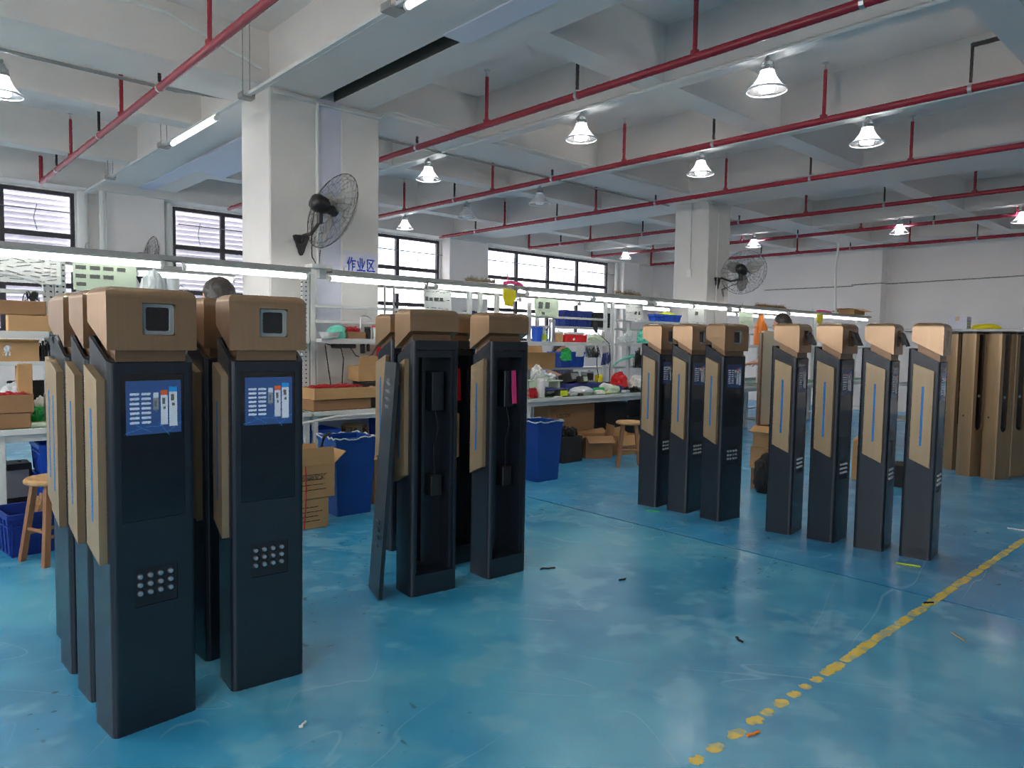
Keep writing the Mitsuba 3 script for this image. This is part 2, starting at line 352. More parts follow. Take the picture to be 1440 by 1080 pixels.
# columns
key = 'column'; USED.add(key)
struct('column', cat(cb(2.77, 3.232, 6.3, 6.93, 0, ZB, .012), cb(3.485, 3.905, 6.3, 6.93, 0, ZB, .012)), 'm_column', label='wide twin column with a wall fan and a blue lettered sign')
sub('column__joint_cover', bx(3.232, 3.485, 6.312, 6.92, 0, ZB), 'm_strip', False, 'pale lilac strip between the two column halves')
struct('column_001', cb(9.83, 10.45, 6.3, 6.93, 0, ZB, .012), 'm_column', label='single column with a wall fan and a white conduit')
struct('column_002', cb(2.80, 3.62, 12.10, 12.39, 0, 3.6, .012), 'm_wall', label='wall column between the louvred windows')
struct('column_003', cb(9.22, 10.28, 12.10, 12.39, 0, 3.6, .012), 'm_wall', label='wall column between the clear windows')
struct('column_004', cb(14.95, 15.6, 12.10, 12.39, 0, 3.6, .012), 'm_wall', label='wall column in the far corner')
# outside
one('ground_outside', bx(-60, 80, Y0 - 60, 90, -0.6, -0.25), 'm_ground', 'pale paved ground outside the windows', 'ground', kind='structure', smooth=False)
key = 'building'; USED.add(key)
labels[key] = {'label': 'washed-out pale building seen through the clear far windows', 'category': 'building'}
scene[key + '__wall'] = D(bx(-12, 48, 26.0, 34, -0.2, 14), 'm_facade', False)
for k in range(22):
    for z in (0.8, 4.0, 7.2): sub(key + '__window', bx(-10 + 2.6 * k, -8.7 + 2.6 * k, 25.93, 26.02, z, z + 1.7), 'm_facade_window', False)
for lab, (a, b) in {'white louvre screen outside the left window': (-2.5, 2.6), 'white louvre screen outside the window left of the twin column': (3.7, 5.75)}.items():
    key = uniq('louvre_screen'); labels[key] = {'label': lab, 'category': 'louvre'}
    sl = mv(bx(a, b, -.045, .045, -.006, .006), rx=-0.75)
    d = D(sl, 'm_louvre', False); z = 1.0; k = 0
    while z < 3.5:
        scene[key + '__slat' + (f'_{k:03d}' if k else '')] = {**d, 'to_world': xf((0, 12.82, z))}; z += 0.082; k += 1
    for xx in (a + .1, b - .1): sub(key + '__post', bx(xx - .02, xx + .02, 12.87, 12.91, -0.25, 3.6), 'm_louvre', False)
# down pipes and strung wires at the far wall
for px, r_, lab in ((2.53, .075, 'thick white down pipe beside the left louvred window'), (2.72, .035, 'thin white down pipe in front of the wall column'), (3.72, .05, 'white down pipe right of the wall column'), (14.86, .05, 'white down pipe in the far corner')):
    one('down_pipe', tube([(px, 12.0 if r_ < .05 else 12.28, 0.0), (px, 12.0 if r_ < .05 else 12.28, 3.49)], r_, 14), 'm_white', lab, 'pipe')
for a, b, lab in ((-2.6, 2.4, 'thin dark wire strung across the left louvred window'), (3.9, 9.4, 'thin wire strung across the middle window'), (10.3, 15.0, 'thin wire strung across the right window')):
    one('strung_wire', tube([(a, 12.36, 3.19), (b, 12.36, 3.17)], .008, 5), 'm_frame_grey', lab, 'wire')

# ------------------------------------------------------------------ sprinkler pipes, lamps, tracks, conduits
def pulled(y): return 3.62 if 6.3 <= y <= 6.95 else 3.86
PIPES = [(1.97, 'leftmost red sprinkler pipe, in front of the twin column'), (4.62, 'red sprinkler pipe passing right of the twin column, second from the left'), (6.74, 'third red sprinkler pipe from the left, over the open kiosks'),
         (8.96, 'fourth red sprinkler pipe from the left, in front of the single column'), (11.35, 'red sprinkler pipe just behind the single column'), (13.5, 'second red sprinkler pipe behind the single column'), (15.9, 'red sprinkler pipe along the white end wall')]
riser = D(cat(tube([(0, 0, 3.52), (0, 0, 3.96)], .018, 8), mv(lathe([(.03, 0), (.034, .05), (0, .05)], 10), (0, 0, 3.5))), 'm_red_pipe')
head = D(cat(tube([(0, 0, 3.96), (0, 0, 4.0)], .012, 6), mv(lathe([(0, 0), (.03, 0), (.03, .006), (0, .006)], 10), (0, 0, 4.02)), tube([(0, 0, 4.0), (0, 0, 4.03)], .005, 5)), 'm_steel')
def hanger(y, side):
    z = pulled(y)
    m = [bx(-.012, .012, y - .009, y + .009, 3.5 + .05, z)]
    if z > 3.7: m.append(bx(-.012, .012, min(y, side), max(y, side), z - .03, z))
    return cat(*m)
for px, lab in PIPES:
    e = 12.0 if px < 3 else (12.1 if px < 9 else 11.95)
    parts = [('pipe', D(tube([(0, y, 3.5) for y in np.linspace(-6, e, 12)], .032, 12), 'm_red_pipe', 40))]
    for y in (0.78, 3.13, 5.5, 7.87, 10.1): parts += [('riser', {**riser, 'o': y})]
    for y in (0.78, 3.13, 5.5, 7.87, 10.1): parts += [('sprinkler_head', {**head, 'o': y})]
    for y, s in ((-0.2, -0.25), (1.93, 1.59), (4.30, 4.04), (6.68, 6.6), (8.75, 8.25), (10.95, 10.6)): parts.append(('hanger', D(hanger(y, s), 'm_black', False)))
    for y in (-0.2, 1.93, 4.30, 6.68, 8.75, 10.95): parts.append(('clamp', D(tube([(0, y - .015, 3.5), (0, y + .015, 3.5)], .038, 10), 'm_steel')))
    key = uniq('sprinkler_pipe'); labels[key] = {'label': lab, 'category': 'pipe', 'group': 'red sprinkler pipes'}
    parts.append(('end_riser', D(tube([(0, e, 3.5), (0, e, 3.98 if e < 12 else 3.86)], .024, 8), 'm_red_pipe')))
    for s, d in seq(parts):
        o = d.pop('o', 0.0) if 'o' in d else 0.0
        d = {k: v for k, v in d.items() if k != 'o'}
        scene[key + '__' + s] = {**d, 'to_world': xf((px, o, 0))}
bulb = lathe([(0, -.055), (.055, -.055), (.062, -.045), (.062, .0), (.045, .02), (0, .02)], 16)
shade = lathe([(.158, -.05), (.145, -.038), (.105, .0), (.07, .05), (.055, .09), (.05, .13)], 28)
shade_rim = lathe([(.150, -.055), (.158, -.055), (.158, -.045), (.150, -.045), (.150, -.055)], 28)
cap = lathe([(0, .2), (.02, .2), (.032, .17), (.045, .16), (.05, .12), (.055, .10), (0, .10)], 16)
hook = tube([(0, 0, .19), (0, 0, .235)], .012, 6)
D_sh, D_rim, D_cap, D_hook = D(shade, 'm_shade'), D(shade_rim, 'm_clear_bag'), D(cap, 'm_steel'), D(hook, 'm_galv')
mat('m_lamp_body', S(245, 245, 245), 0.4)
def pendant(x, y, lab, lit=1.0, group='glass pendant lamps'):
    b = D(bulb, 'm_lamp_body')
    if lit: b['emitter'] = {'type': 'area', 'radiance': {'type': 'rgb', 'value': [LAMP_L * lit * c for c in (1.0, 0.93, 0.83)]}}
    place('pendant_lamp', [('bulb', b), ('shade', D_sh), ('shade_rim', D_rim), ('cap', D_cap), ('hook', D_hook)], lab, 'lamp', (x, y, 3.41), group=group)
for x, y, lab in ((5.26, 2.90, 'largest lit glass pendant lamp, upper right under the beam'), (5.26, 4.83, 'lit glass pendant lamp right of the twin column, in the middle of its row'), (5.26, 7.36, 'small lit pendant lamp just right of the twin column'),
                  (7.29, 2.95, 'lit pendant lamp at the right edge below the second red pipe'), (7.29, 4.81, 'lit pendant lamp above and left of the single column'), (7.29, 7.47, 'unlit grey pendant lamp in the middle of the ceiling'),
                  (7.29, 9.14, 'small lit pendant lamp behind the unlit one'), (7.29, 10.9, 'small lit pendant lamp in front of the middle window'), (13.38, 4.80, 'lit pendant lamp by the white end wall, right of the white drop cable'),
                  (13.38, 7.54, 'dim distant pendant lamp just right of the single column'), (13.38, 10.8, 'distant lit pendant lamp just left of the single column'), (0.95, 7.36, 'lit pendant lamp at the left edge of the photo'), (13.38, 3.02, 'lit pendant lamp at the right edge near the end wall')):
    pendant(x, y, lab, 0.0 if 'unlit' in lab else 1.0)
for x, y in ((0.95, 2.9), (0.95, 4.8), (-1.1, 4.5), (-1.1, 8.8), (0.95, 10.8), (-1.1, 1.0)):
    pendant(x, y, 'lit glass pendant lamp of the hall outside the view', 1.0, 'pendant lamps outside the view')
# suspended light track along the twin beam
key = 'light_track'; USED.add(key); labels[key] = {'label': 'suspended light track running along the twin ceiling beam', 'category': 'light track'}
scene[key + '__rail'] = D(bx(2.458, 2.492, 1.2, 11.9, 3.40, 3.425), 'm_white_metal', False)
for y in (1.5, 3.85, 6.08, 8.27, 10.45):
    sub(key + '__clip', cat(bx(2.42, 2.53, y - .05, y + .05, 3.385, 3.40), bx(2.42, 2.43, y - .05, y + .05, 3.385, 3.43), bx(2.52, 2.53, y - .05, y + .05, 3.385, 3.43)), 'm_galv', False)
    for dx in (-.03, .03): sub(key + '__hanging_wire', tube([(2.475 + dx, y, 3.42), (2.475 + dx, y, 4.08)], .004, 5), 'm_galv', False)
def tubelight(name, p0, p1, lab, group, L=TUBE_L, hood=True):
    """a lit tube from p0 to p1 with end caps and a hood above it"""
    p0, p1 = np.array(p0, float), np.array(p1, float); d = (p1 - p0) / np.linalg.norm(p1 - p0); L_ = np.linalg.norm(p1 - p0)
    t = D(tube([(-L_ / 2 + .02, 0, 0), (L_ / 2 - .02, 0, 0)], .024, 10), 'm_lamp_body')
    t['emitter'] = {'type': 'area', 'radiance': {'type': 'rgb', 'value': [L, L, L * .97]}}
    pr = [('tube', t), ('end_cap', D(tube([(-L_ / 2, 0, 0), (-L_ / 2 + .02, 0, 0)], .026, 10), 'm_white')), ('end_cap_001', D(tube([(L_ / 2 - .02, 0, 0), (L_ / 2, 0, 0)], .026, 10), 'm_white'))]
    if hood: pr.append(('hood', D(cat(bx(-L_ / 2, L_ / 2, -.03, .03, .028, .045)), 'm_white_metal', False)))
    place(name, pr, lab, 'tube light', (p0 + p1) / 2, math.atan2(d[1], d[0]), group=group)
tubelight('tube_light', (2.475, 6.75, 3.372), (2.475, 8.0, 3.372), 'lit tube on the ceiling track left of the twin column', 'ceiling track tubes', hood=False)
tubelight('tube_light', (2.475, 2.3, 3.372), (2.475, 3.7, 3.372), 'lit tube on the ceiling track at the top edge of the photo', 'ceiling track tubes', hood=False)
# white conduits
def conduit(pts, lab, r_=.014, m='m_white'):
    return one('conduit', tube(pts, r_, 7), m, lab, 'conduit')
conduit([(X0, 6.28, 3.98), (1.9, 6.28, 3.98), (2.70, 6.28, 3.74)], 'white conduit along the top of the beam left of the twin column')
conduit([(X0, 6.97, 3.60), (2.2, 6.97, 3.60), (2.72, 7.0, 3.66)], 'dark-edged conduit along the lower far edge of the beam left of the twin column', .016, 'm_galv')
conduit([(2.80, 6.285, 3.58), (3.232, 6.285, 3.57), (3.89, 6.285, 3.57), (4.0, 6.285, 3.66), (9.6, 6.285, 3.66), (9.8, 6.285, 3.58), (10.0, 6.285, 3.58)], 'long conduit along the beam between the two columns')
conduit([(3.225, 6.283, 3.57), (3.225, 6.283, 2.02)], 'vertical white conduit down the middle of the twin column', .016)
conduit([(3.92, 6.97, 3.60), (9.7, 6.97, 3.60)], 'grey conduit along the far edge of the beam between the columns', .014, 'm_galv')
conduit([(5.17, y, 3.605) for y in (-5, 0, 4, 8, 12)], 'conduit along the cross beam feeding the largest pendant lamps')
conduit([(7.2, y, 3.605) for y in (-5, 0, 4, 8, 12)], 'conduit along the second cross beam above the unlit lamp')
conduit([(9.815, 6.62, 3.6), (9.815, 6.62, 2.55)], 'white conduit down the left face of the single column', .012)
sub('conduit_007__socket', bx(9.79, 9.815, 6.58, 6.66, 2.45, 2.57), 'm_white', False)
conduit([(10.07, 6.283, 3.6), (10.07, 6.283, 1.6)], 'thin white conduit beside the fan on the single column', .010)
conduit([(14.21, 6.2, 3.62), (14.2, 6.2, 3.2), (14.12, 6.2, 2.9), (14.11, 6.15, 2.02)], 'white drop cable hanging from the ceiling to the light rail end', .022)
conduit([(16.58, 9.0, 2.74), (16.58, 6.79, 2.745), (16.28, 6.77, 2.75), (16.28, 6.14, 2.76), (16.58, 6.12, 2.76), (16.58, 2.0, 2.83), (16.58, -4, 2.86)], 'thin grey cable along the white end wall', .012, 'm_galv')
conduit([(1.15, 6.0, 4.06), (1.12, 5.0, 4.06), (0.7, 3.0, 4.06)], 'white conduit on the ceiling slab at the upper left')

# ------------------------------------------------------------------ kiosks
W, DP = 0.29, 0.19
hw, hd = W / 2, DP / 2
SL = 0.10 / DP                                                   # slope of the sloping top, rising to the back
def body_solid():
    m = CrossSection([list(rrect(W, DP, .022).exterior.coords)[:-1][::-1]]).extrude(1.45)
    nrm = np.array([0, SL, -1.0]); nrm /= np.linalg.norm(nrm)
    return m.trim_by_plane(nrm.tolist(), float(np.dot(nrm, [0, -hd, 1.30]))).trim_by_plane([0, 0, -1.0], -1.392)
def head_solid():
    prof = Polygon([(-.105, 1.345), (-.105, 1.56), (.078, 1.56), (.078, 1.345 + .183 * SL)])
    top = prof.buffer(-.042).buffer(.042, quad_segs=8).union(prof.intersection(sbox(-.2, 1.2, .2, 1.50))).buffer(0)
    a = man(prism(top, .30, 'x'))
    b = man(prism(Polygon(np.array(rrect(.30, .26, .028).exterior.coords) + [0, 1.43]), .4, 'y'))
    return a ^ b
def front_parts(visor=False, lit=False, dim=False):
    p = []
    b = body_solid()
    b -= mbox(-.107, .107, -hd - .01, -hd + .008, .75, 1.262)            # screen recess
    b -= mbox(-.07, .077, -hd - .01, -hd + .006, .444, .582)             # keypad recess
    b -= mbox(-hw + .012, hw - .012, -hd + .03, hd - .012, 1.15, 1.5)    # hollow top
    p.append(('body', D(b, 'm_navy', False)))
    nk = Polygon([(-.085, 1.27), (-.085, 1.36), (.045, 1.43), (.045, 1.27)])
    p.append(('neck', D(prism(nk, .235, 'x'), 'm_bronze_dark', False)))
    h = head_solid(); cx = .02
    h -= mbox(cx - .056, cx + .056, -.12, -.065, 1.398, 1.508)
    p.append(('head', D(h, 'm_bronze', False)))
    outer = rrect(.11, .108, .012); inner = rrect(.082, .082, .010)
    ring = lambda y0: mv(prism(outer.difference(inner), .012, 'y'), (cx, y0, 1.453))
    if visor:
        p.append(('head__camera_cover', D(mv(cat(bx(-.045, .045, -.05, .05, -.006, .006), bx(-.02, .02, -.03, .03, -.03, 0)), (cx + .03, -.135, 1.45), rx=1.15), 'm_black', False)))
        p.append(('head__camera_recess', D(bx(cx - .055, cx + .055, -.067, -.065, 1.399, 1.507), 'm_black', False)))
    else:
        p.append(('head__camera_frame', D(ring(-.088), 'm_frame_grey', 40)))
        p.append(('head__camera_lens', D(bx(cx - .042, cx + .042, -.084, -.080, 1.411, 1.495), 'm_black_glass', False)))
        p.append(('head__camera_recess', D(bx(cx - .055, cx + .055, -.067, -.065, 1.399, 1.507), 'm_bronze_dark', False)))
    p.append(('screen', D(bx(-.106, .106, -hd + .002, -hd + .0075, .751, 1.261), 'm_black_glass', False)))
    yy = -hd + .0018; sx0, sx1, sz0, sz1 = -.090, .096, 1.052, 1.239
    d = D(bx(sx0, sx1, yy - .0012, yy, sz0, sz1), 'm_screen_blue', False)
    if lit: d['emitter'] = {'type': 'area', 'radiance': {'type': 'rgb', 'value': [.008, .022, .06]}}
    p.append(('screen__display', d))
    y2 = yy - .0013; lab = D(prism(rrect(.032, .0085, .003, 2), .0008, 'y'), 'm_tile_white', False)
    for r in range(7):
        for c in range(2): p.append(('screen__menu_label', {**lab, 'o': (sx0 + .028 + .038 * c, y2, sz1 - .046 - .0165 * r)}))
    for cx_, w_, z0, z1, top in ((.009, .018, 1.135, 1.197, 'm_tile_grey'), (.037, .024, 1.082, 1.205, 'm_tile_orange'), (.068, .028, 1.075, 1.216, 'm_tile_blue')):
        p.append(('screen__kiosk_picture', D(bx(cx_ - w_ / 2, cx_ + w_ / 2, y2 - .0006, y2 + .0006, z0, z1 - .018), 'm_tile_white' if top != 'm_tile_grey' else 'm_tile_grey', False)))
        p.append(('screen__kiosk_picture', D(bx(cx_ - w_ / 2, cx_ + w_ / 2, y2 - .0006, y2 + .0006, z1 - .018, z1), top if top != 'm_tile_grey' else 'm_tile_white', False)))
        p.append(('screen__kiosk_picture', D(cat(bx(cx_ - w_ * .28, cx_ + w_ * .12, y2 - .001, y2, z1 - .05, z1 - .028), bx(cx_ - w_ * .15, cx_ + w_ * .2, y2 - .001, y2, z1 - .068, z1 - .058)), 'm_print', False)))
    for k in range(5): p.append(('screen__grid_line', D(mv(bx(-.03, .03, -.0004, .0004, -.0006, .0006), (sx0 + .022 + .035 * k, y2, sz0 + .014 + .006 * (k % 3)), ry=(-.3, .5, 0, .9, -.6)[k]), 'm_tile_blue', False)))
    p.append(('keypad', D(bx(-.069, .076, -hd + .003, -hd + .0055, .445, .581), 'm_navy_in', False)))
    but = D(lathe([(0, .010), (.007, .010), (.009, .007), (.0095, 0), (0, 0)], 14), 'm_steel')
    for r in range(3):
        for c in range(4): p.append(('keypad__button', {**but, 'o': (-.052 + .0345 * c, -hd + .003, .492 + .030 * r), 'rx': math.pi / 2}))
    p += panels()
    return [(s, d) for s, d in seq(p)]
def panels(sides=(-1,)):
    out = []
    for s in sides:
        pg = Polygon([(-.064, .612), (-.064, 1.245), (.056, 1.293), (.056, .665)])
        v, f = prism(pg, .026, 'x')
        x_ = s * (hw + .013)
        out.append(('side_panel', D((v + [x_, 0, 0], f), 'm_gold', False)))
        out.append(('side_panel__light_strip', D(bx(x_ + s * .013 - .001, x_ + s * .013 + .001, -.012, .002, .754, 1.145), 'm_blue_strip', False)))
    return out
def open_parts(tag=None):
    """a kiosk seen from its open back (rear cavity faces local +y)"""
    b = body_solid()
    b -= mbox(-.117, .117, -.055, hd + .02, .115, 1.342)
    b -= mbox(-hw + .012, hw - .012, -hd + .03, hd - .012, 1.36, 1.5)
    p = [('body', D(b, 'm_navy', False))]
    p.append(('neck', D(prism(Polygon([(-.085, 1.29), (-.085, 1.36), (.045, 1.43), (.045, 1.33)]), .235, 'x'), 'm_bronze_dark', False)))
    p.append(('head', D(head_solid(), 'm_bronze', False)))
    for x in (-.108, .108): p.append(('inner_rail', D(bx(x - .008, x + .008, .05, .078, .118, 1.338), 'm_navy', False)))
    p.append(('inner_rail', D(bx(-.10, .10, .05, .078, 1.30, 1.338), 'm_navy', False)))
    p.append(('control_box', D(cat(cb(-.095, -.02, -.05, .02, 1.0, 1.22, .004)), 'm_navy', False)))
    p.append(('power_unit', D(cb(-.09, -.02, -.05, .015, .52, .64, .004), 'm_black', False)))
    p.append(('mounting_bar', D(bx(.005, .025, -.052, -.02, .15, 1.3), 'm_navy', False)))
    p.append(('mounting_bar', D(bx(.06, .075, -.052, -.03, .15, 1.3), 'm_navy', False)))
    p.append(('cable', D(tube([(-.05, 0.0, 1.0), (-.06, .02, .9), (-.03, .02, .8), (-.05, 0, .64)], .004, 6), 'm_rubber')))
    if tag: p.append(('warning_tag', D(mv(bx(-.022, .022, -.001, .001, -.10, .10), (tag[1], .03, 1.12), rz=.2, rx=.05), tag[0], False)))
    if tag and len(tag) > 2: p.append(('wrapped_part', D(mv(cb(-.03, .03, -.02, .02, -.14, .14, .006), (tag[1] + .012, .01, .80)), 'm_carton', False)))
    p += panels((1,))
    return seq(p)
def put_kiosk(name, parts, lab, x, y, a, group):
    key = uniq(name); labels[key] = {'label': lab, 'category': 'kiosk', 'group': group}
    for s, d in parts:
        M = xf((x, y, 0), math.radians(a))
        if 'o' in d: M = M @ T().translate(list(map(float, d['o'])))
        if 'rx' in d: M = M @ T().rotate([1, 0, 0], math.degrees(d['rx']))
        scene[key + '__' + s] = {**{k: v for k, v in d.items() if k not in ('o', 'rx')}, 'to_world': M}
    labels[key + '__side_panel'] = {'label': 'gold slanted side panel with a blue light strip'}
    return key
lit, dark, visor = front_parts(lit=True), front_parts(), front_parts(visor=True)
def corner(x, y, a):     # centre from the front-left (-x, -y) corner of the footprint
    a = math.radians(a); return x + hw * math.cos(a) - hd * math.sin(a), y + hw * math.sin(a) + hd * math.cos(a)
G1, G2, G3 = 'finished navy kiosks at the left', 'navy kiosks with open backs', 'row of navy kiosks at the right'
def kc(parts, lab, cx, cy, a, g):
    x, y = corner(cx, cy, a); return put_kiosk('kiosk', parts, lab, x, y, a, g)
kc(lit, 'nearest navy kiosk with bronze head and lit menu screen, front left', .617, 2.682, 5.5, G1)
kc(lit, 'navy kiosk with lit menu screen, right of the nearest one', 1.052, 2.752, -5.0, G1)
kc(dark, 'navy kiosk directly behind the nearest kiosk, second in that file', .617, 3.012, 3, G1)
kc(dark, 'navy kiosk third in the file behind the nearest kiosk', .612, 3.318, 2, G1)
kc(dark, 'navy kiosk last in the file behind the nearest kiosk', .655, 3.66, 2, G1)
kc(dark, 'navy kiosk half hidden between the two kiosks with lit screens', 1.072, 3.085, 4, G1)
op1, op2, op3 = open_parts(), open_parts(('m_pink', -.085)), open_parts(('m_red', -.05, 1))
def back(parts, lab, cx, cy, a):
    x, y = corner(cx, cy, a); return put_kiosk('kiosk', parts, lab, x, y, a + 180, G2)
back(op1, 'navy kiosk with open back and a loose door leaning on its left side', 2.175, 3.172, -7)
back(op2, 'navy kiosk with open back and a pink tag inside, right of the leaning door', 2.688, 3.128, -2.5)
back(op3, 'navy open-backed kiosk with a red tag, seen through the gap of two others', 2.575, 3.47, 0)
back(op1, 'navy kiosk hidden behind the leaning door, only its head edge showing', 2.56, 3.96, 0)
for (parts, lab, cx, cy, a) in ((dark, 'farthest and leftmost navy kiosk of the right-hand row', 4.985, 3.625, 5), (dark, 'second navy kiosk from the left in the right-hand row', 5.005, 3.336, 3),
                                (dark, 'third navy kiosk from the left in the right-hand row, with a beige panel behind it', 4.975, 3.02, -6), (visor, 'fourth navy kiosk from the left in the right-hand row, right of the gap', 5.045, 2.462, 9),
                                (visor, 'fifth navy kiosk from the left in the right-hand row', 5.075, 2.165, 3), (visor, 'sixth navy kiosk from the left in the right-hand row', 5.13, 1.848, 9), (dark, 'nearest and rightmost navy kiosk of the right-hand row', 5.163, 1.562, 8)):
    kc(parts, lab, cx, cy, a, G3)
# the loose door leaning on the first open kiosk
dm = man(mv(prism(rrect(.225, 1.27, .004), .022, 'y'), (0, 0, .635)))
for k in range(4): dm -= mbox(-.03, .03, -.02, .0, 1.02 + .042 * k, 1.032 + .042 * k) + mbox(-.03, .03, -.02, .0, .26 + .042 * k, .272 + .042 * k)
dp = [('panel', D(dm, 'm_navy', False)), ('lock', D(mv(lathe([(0, .012), (.010, .010), (.011, 0), (0, 0)], 12), (0, -.010, 1.17), rx=math.pi / 2), 'm_steel'))]
lv = D(mv(bx(-.03, .03, -.002, .002, -.011, .011), (0, -.013, 0), rx=.5), 'm_steel', False)
lvd = D(mv(bx(-.03, .03, -.002, .002, -.011, .011), (0, -.013, 0), rx=.5), 'm_navy', False)
key = uniq('kiosk_door'); labels[key] = {'label': 'loose navy door with vents leaning on the open kiosk', 'category': 'door panel'}
A = np.array([2.052, 3.335]); ang = math.atan2(3.46 - 3.235, 2.105 - 2.032)
Mdoor = T().translate([2.062, 3.345, 0.004]) @ T().rotate([0, 0, 1], math.degrees(ang) - 180) @ T().rotate([1, 0, 0], -4.0)
for s, d in dp: scene[key + '__' + s] = {**d, 'to_world': Mdoor}
for k in range(4):
    for j, (z, dd) in enumerate(((1.02, lv), (.26, lvd))):
        i = k * 2 + j; scene[key + '__vent' + (f'_{i:03d}' if i else '')] = {**dd, 'to_world': Mdoor @ T().translate([0, 0, z + .042 * k + .006])}
# gold posts at the far right
def gold_parts():
    # a shell with a bulging gold face (local -x) and a dark slotted face (local -y)
    arc = [(-.10 - .022 * math.cos(t), .085 * math.sin(t)) for t in np.linspace(-1.45, 1.45, 13)]
    f = Polygon([(.10, -.088), (.10, .088)] + arc[::-1]).buffer(-.006).buffer(.006, quad_segs=3)
    m = man(prism(f, 1.555))
    slot = Polygon([(-.06, 1.60), (-.06, .56)] + [(-.005 - .055 * math.cos(t), .56 - .055 * math.sin(t)) for t in np.linspace(0, math.pi, 12)] + [(.05, .56), (.05, 1.60)]).buffer(0)
    m -= man(mv(prism(slot, .06, 'y'), (0, -.088, 0)))
    return [('body', D(m, 'm_post', False)), ('dark_inset', D(mv(prism(slot.intersection(sbox(-1, 0, 1, 1.55)).buffer(-.001), .004, 'y'), (0, -.060, 0)), 'm_black_glass', False)),
            ('inset_lens', D(mv(lathe([(0, .008), (.012, .008), (.016, 0), (0, 0)], 12), (0, -.063, .88), rx=math.pi / 2), 'm_tile_grey')),
            ('lock', D(mv(lathe([(0, .004), (.009, .004), (.009, 0), (0, 0)], 8), (-.120, .01, .66), ry=-math.pi / 2), 'm_black')),
            ('cap', D(prism(f.buffer(-.008), .022), 'm_black', False))]
gp = gold_parts()
for x, y, lab in ((9.36, 2.66, 'leftmost gold post with a dark top, behind the nearest kiosk of the right row'), (9.05, 2.40, 'second gold post from the left, front row'), (9.06, 2.165, 'third gold post from the left, nearest, with a dark rounded slot'), (9.42, 2.11, 'rightmost gold post with a dark rounded slot')):
    key = place('gold_post', [(s, d) for s, d in gp if s != 'cap'], lab, 'post', (x, y, 0), math.radians(-24), group='gold posts')
    scene[key + '__cap'] = {**gp[-1][1], 'to_world': xf((x, y, 1.555), math.radians(-24))}
# ------------------------------------------------------------------ workbenches, racks and light rails
def bench(x0, x1, y0, y1, lab, g='workbenches'):
    p = [('top', D(cb(x0, x1, y0, y1, .715, .745, .004), 'm_bench_edge', False)), ('mat', D(bx(x0 + .01, x1 - .01, y0 + .025, y1 - .005, .745, .75), 'm_bench_mat', False)),
         ('edge_trim', D(cb(x0, x1, y0 - .006, y0, .712, .752, .002), 'm_bench_edge', False)), ('apron', D(bx(x0 + .04, x1 - .04, y0 + .03, y0 + .05, .66, .715), 'm_white_metal', False))]
    for x in (x0 + .03, x1 - .03):
        for y in (y0 + .04, y1 - .04): p.append(('leg', D(cb(x - .022, x + .022, y - .022, y + .022, 0, .715, .003), 'm_white_metal', False)))
    for x in (x0 + .03, x1 - .03): p.append(('side_rail', D(bx(x - .015, x + .015, y0 + .06, y1 - .06, .14, .17), 'm_white_metal', False)))
    p.append(('foot_rail', D(bx(x0 + .05, x1 - .05, y1 - .055, y1 - .025, .14, .17), 'm_white_metal', False)))
    return place('workbench', seq(p), lab, 'workbench', group=g)
for x0, x1, lab in ((-1.3, .64, 'workbench at the left edge of the photo'), (.66, 2.9, 'workbench behind the kiosks at the left, with red cable boxes'), (2.92, 5.48, 'workbench with a long flat box of red cables, in front of the twin column'),
                    (5.5, 8.3, 'green-topped workbench between the open kiosks and the right-hand row'), (8.32, 11.0, 'workbench behind the right-hand kiosk row, nearer part'), (11.02, 13.3, 'workbench behind the right-hand kiosk row, far part'), (13.32, 15.3, 'last workbench towards the end wall')):
    bench(x0, x1, 5.75, 6.29, lab)
for x0, x1, lab in ((-1.3, 2.7, 'rear workbench left of the twin column'), (4.0, 6.9, 'rear workbench right of the twin column'), (6.92, 9.75, 'rear workbench left of the single column'), (10.55, 13.4, 'rear workbench right of the single column')):
    bench(x0, x1, 6.62, 7.25, lab, 'rear workbenches')
def post(x, y, z1=1.98, m='m_white_metal', w=.022): return D(cb(x - w, x + w, y - .02, y + .02, .75, z1, .003), m, False)
def rack(posts, lab, shelf=(1.355, 1.388), rails=(1.69,), extra=(), perfor=False, y0=6.06, y1=6.285, boards=()):
    p = [('post', post(x, 6.2, m='m_perforated' if perfor else 'm_white_metal', w=.035 if perfor else .024)) for x in posts]
    a, b = posts[0] + .025, posts[-1] - .025
    if shelf: p.append(('shelf', D(cat(bx(a, b, y0, 6.178, *shelf), bx(a, b, y0, y0 + .012, shelf[0] - .012, shelf[1] + .004)), 'm_white_metal', False)))
    for z in boards: p.append(('shelf', D(bx(a, b, y0, 6.178, z - .03, z), 'm_white_metal', False)))
    for z in rails: p.append(('rail', D(cb(a, b, 6.165, 6.19, z - .014, z + .014, .002), 'm_white_metal', False)))
    return place('shelf_rack', seq(p), lab, 'shelf rack', group='white shelf racks on the workbenches')
rack((-.9, 1.045), 'white rack with perforated posts at the left edge', perfor=True, shelf=(1.375, 1.405), boards=(1.195,))
rack((1.12, 3.06), 'white rack behind the nearest kiosks', perfor=True)
rack((3.13, 5.0), 'white rack with a shelf of coils in front of the twin column', rails=(1.69, 1.547))
rack((5.15, 5.4, 7.3), 'white rack with the red box and blue bucket on its shelf')
rack((7.44, 7.8, 9.3), 'white rack with wrapped bags left of the single column')
rack((9.4, 11.3), 'white rack in front of the single column')
rack((11.4, 13.3), 'white rack right of the single column')
rack((13.4, 15.2), 'last white rack towards the end wall')
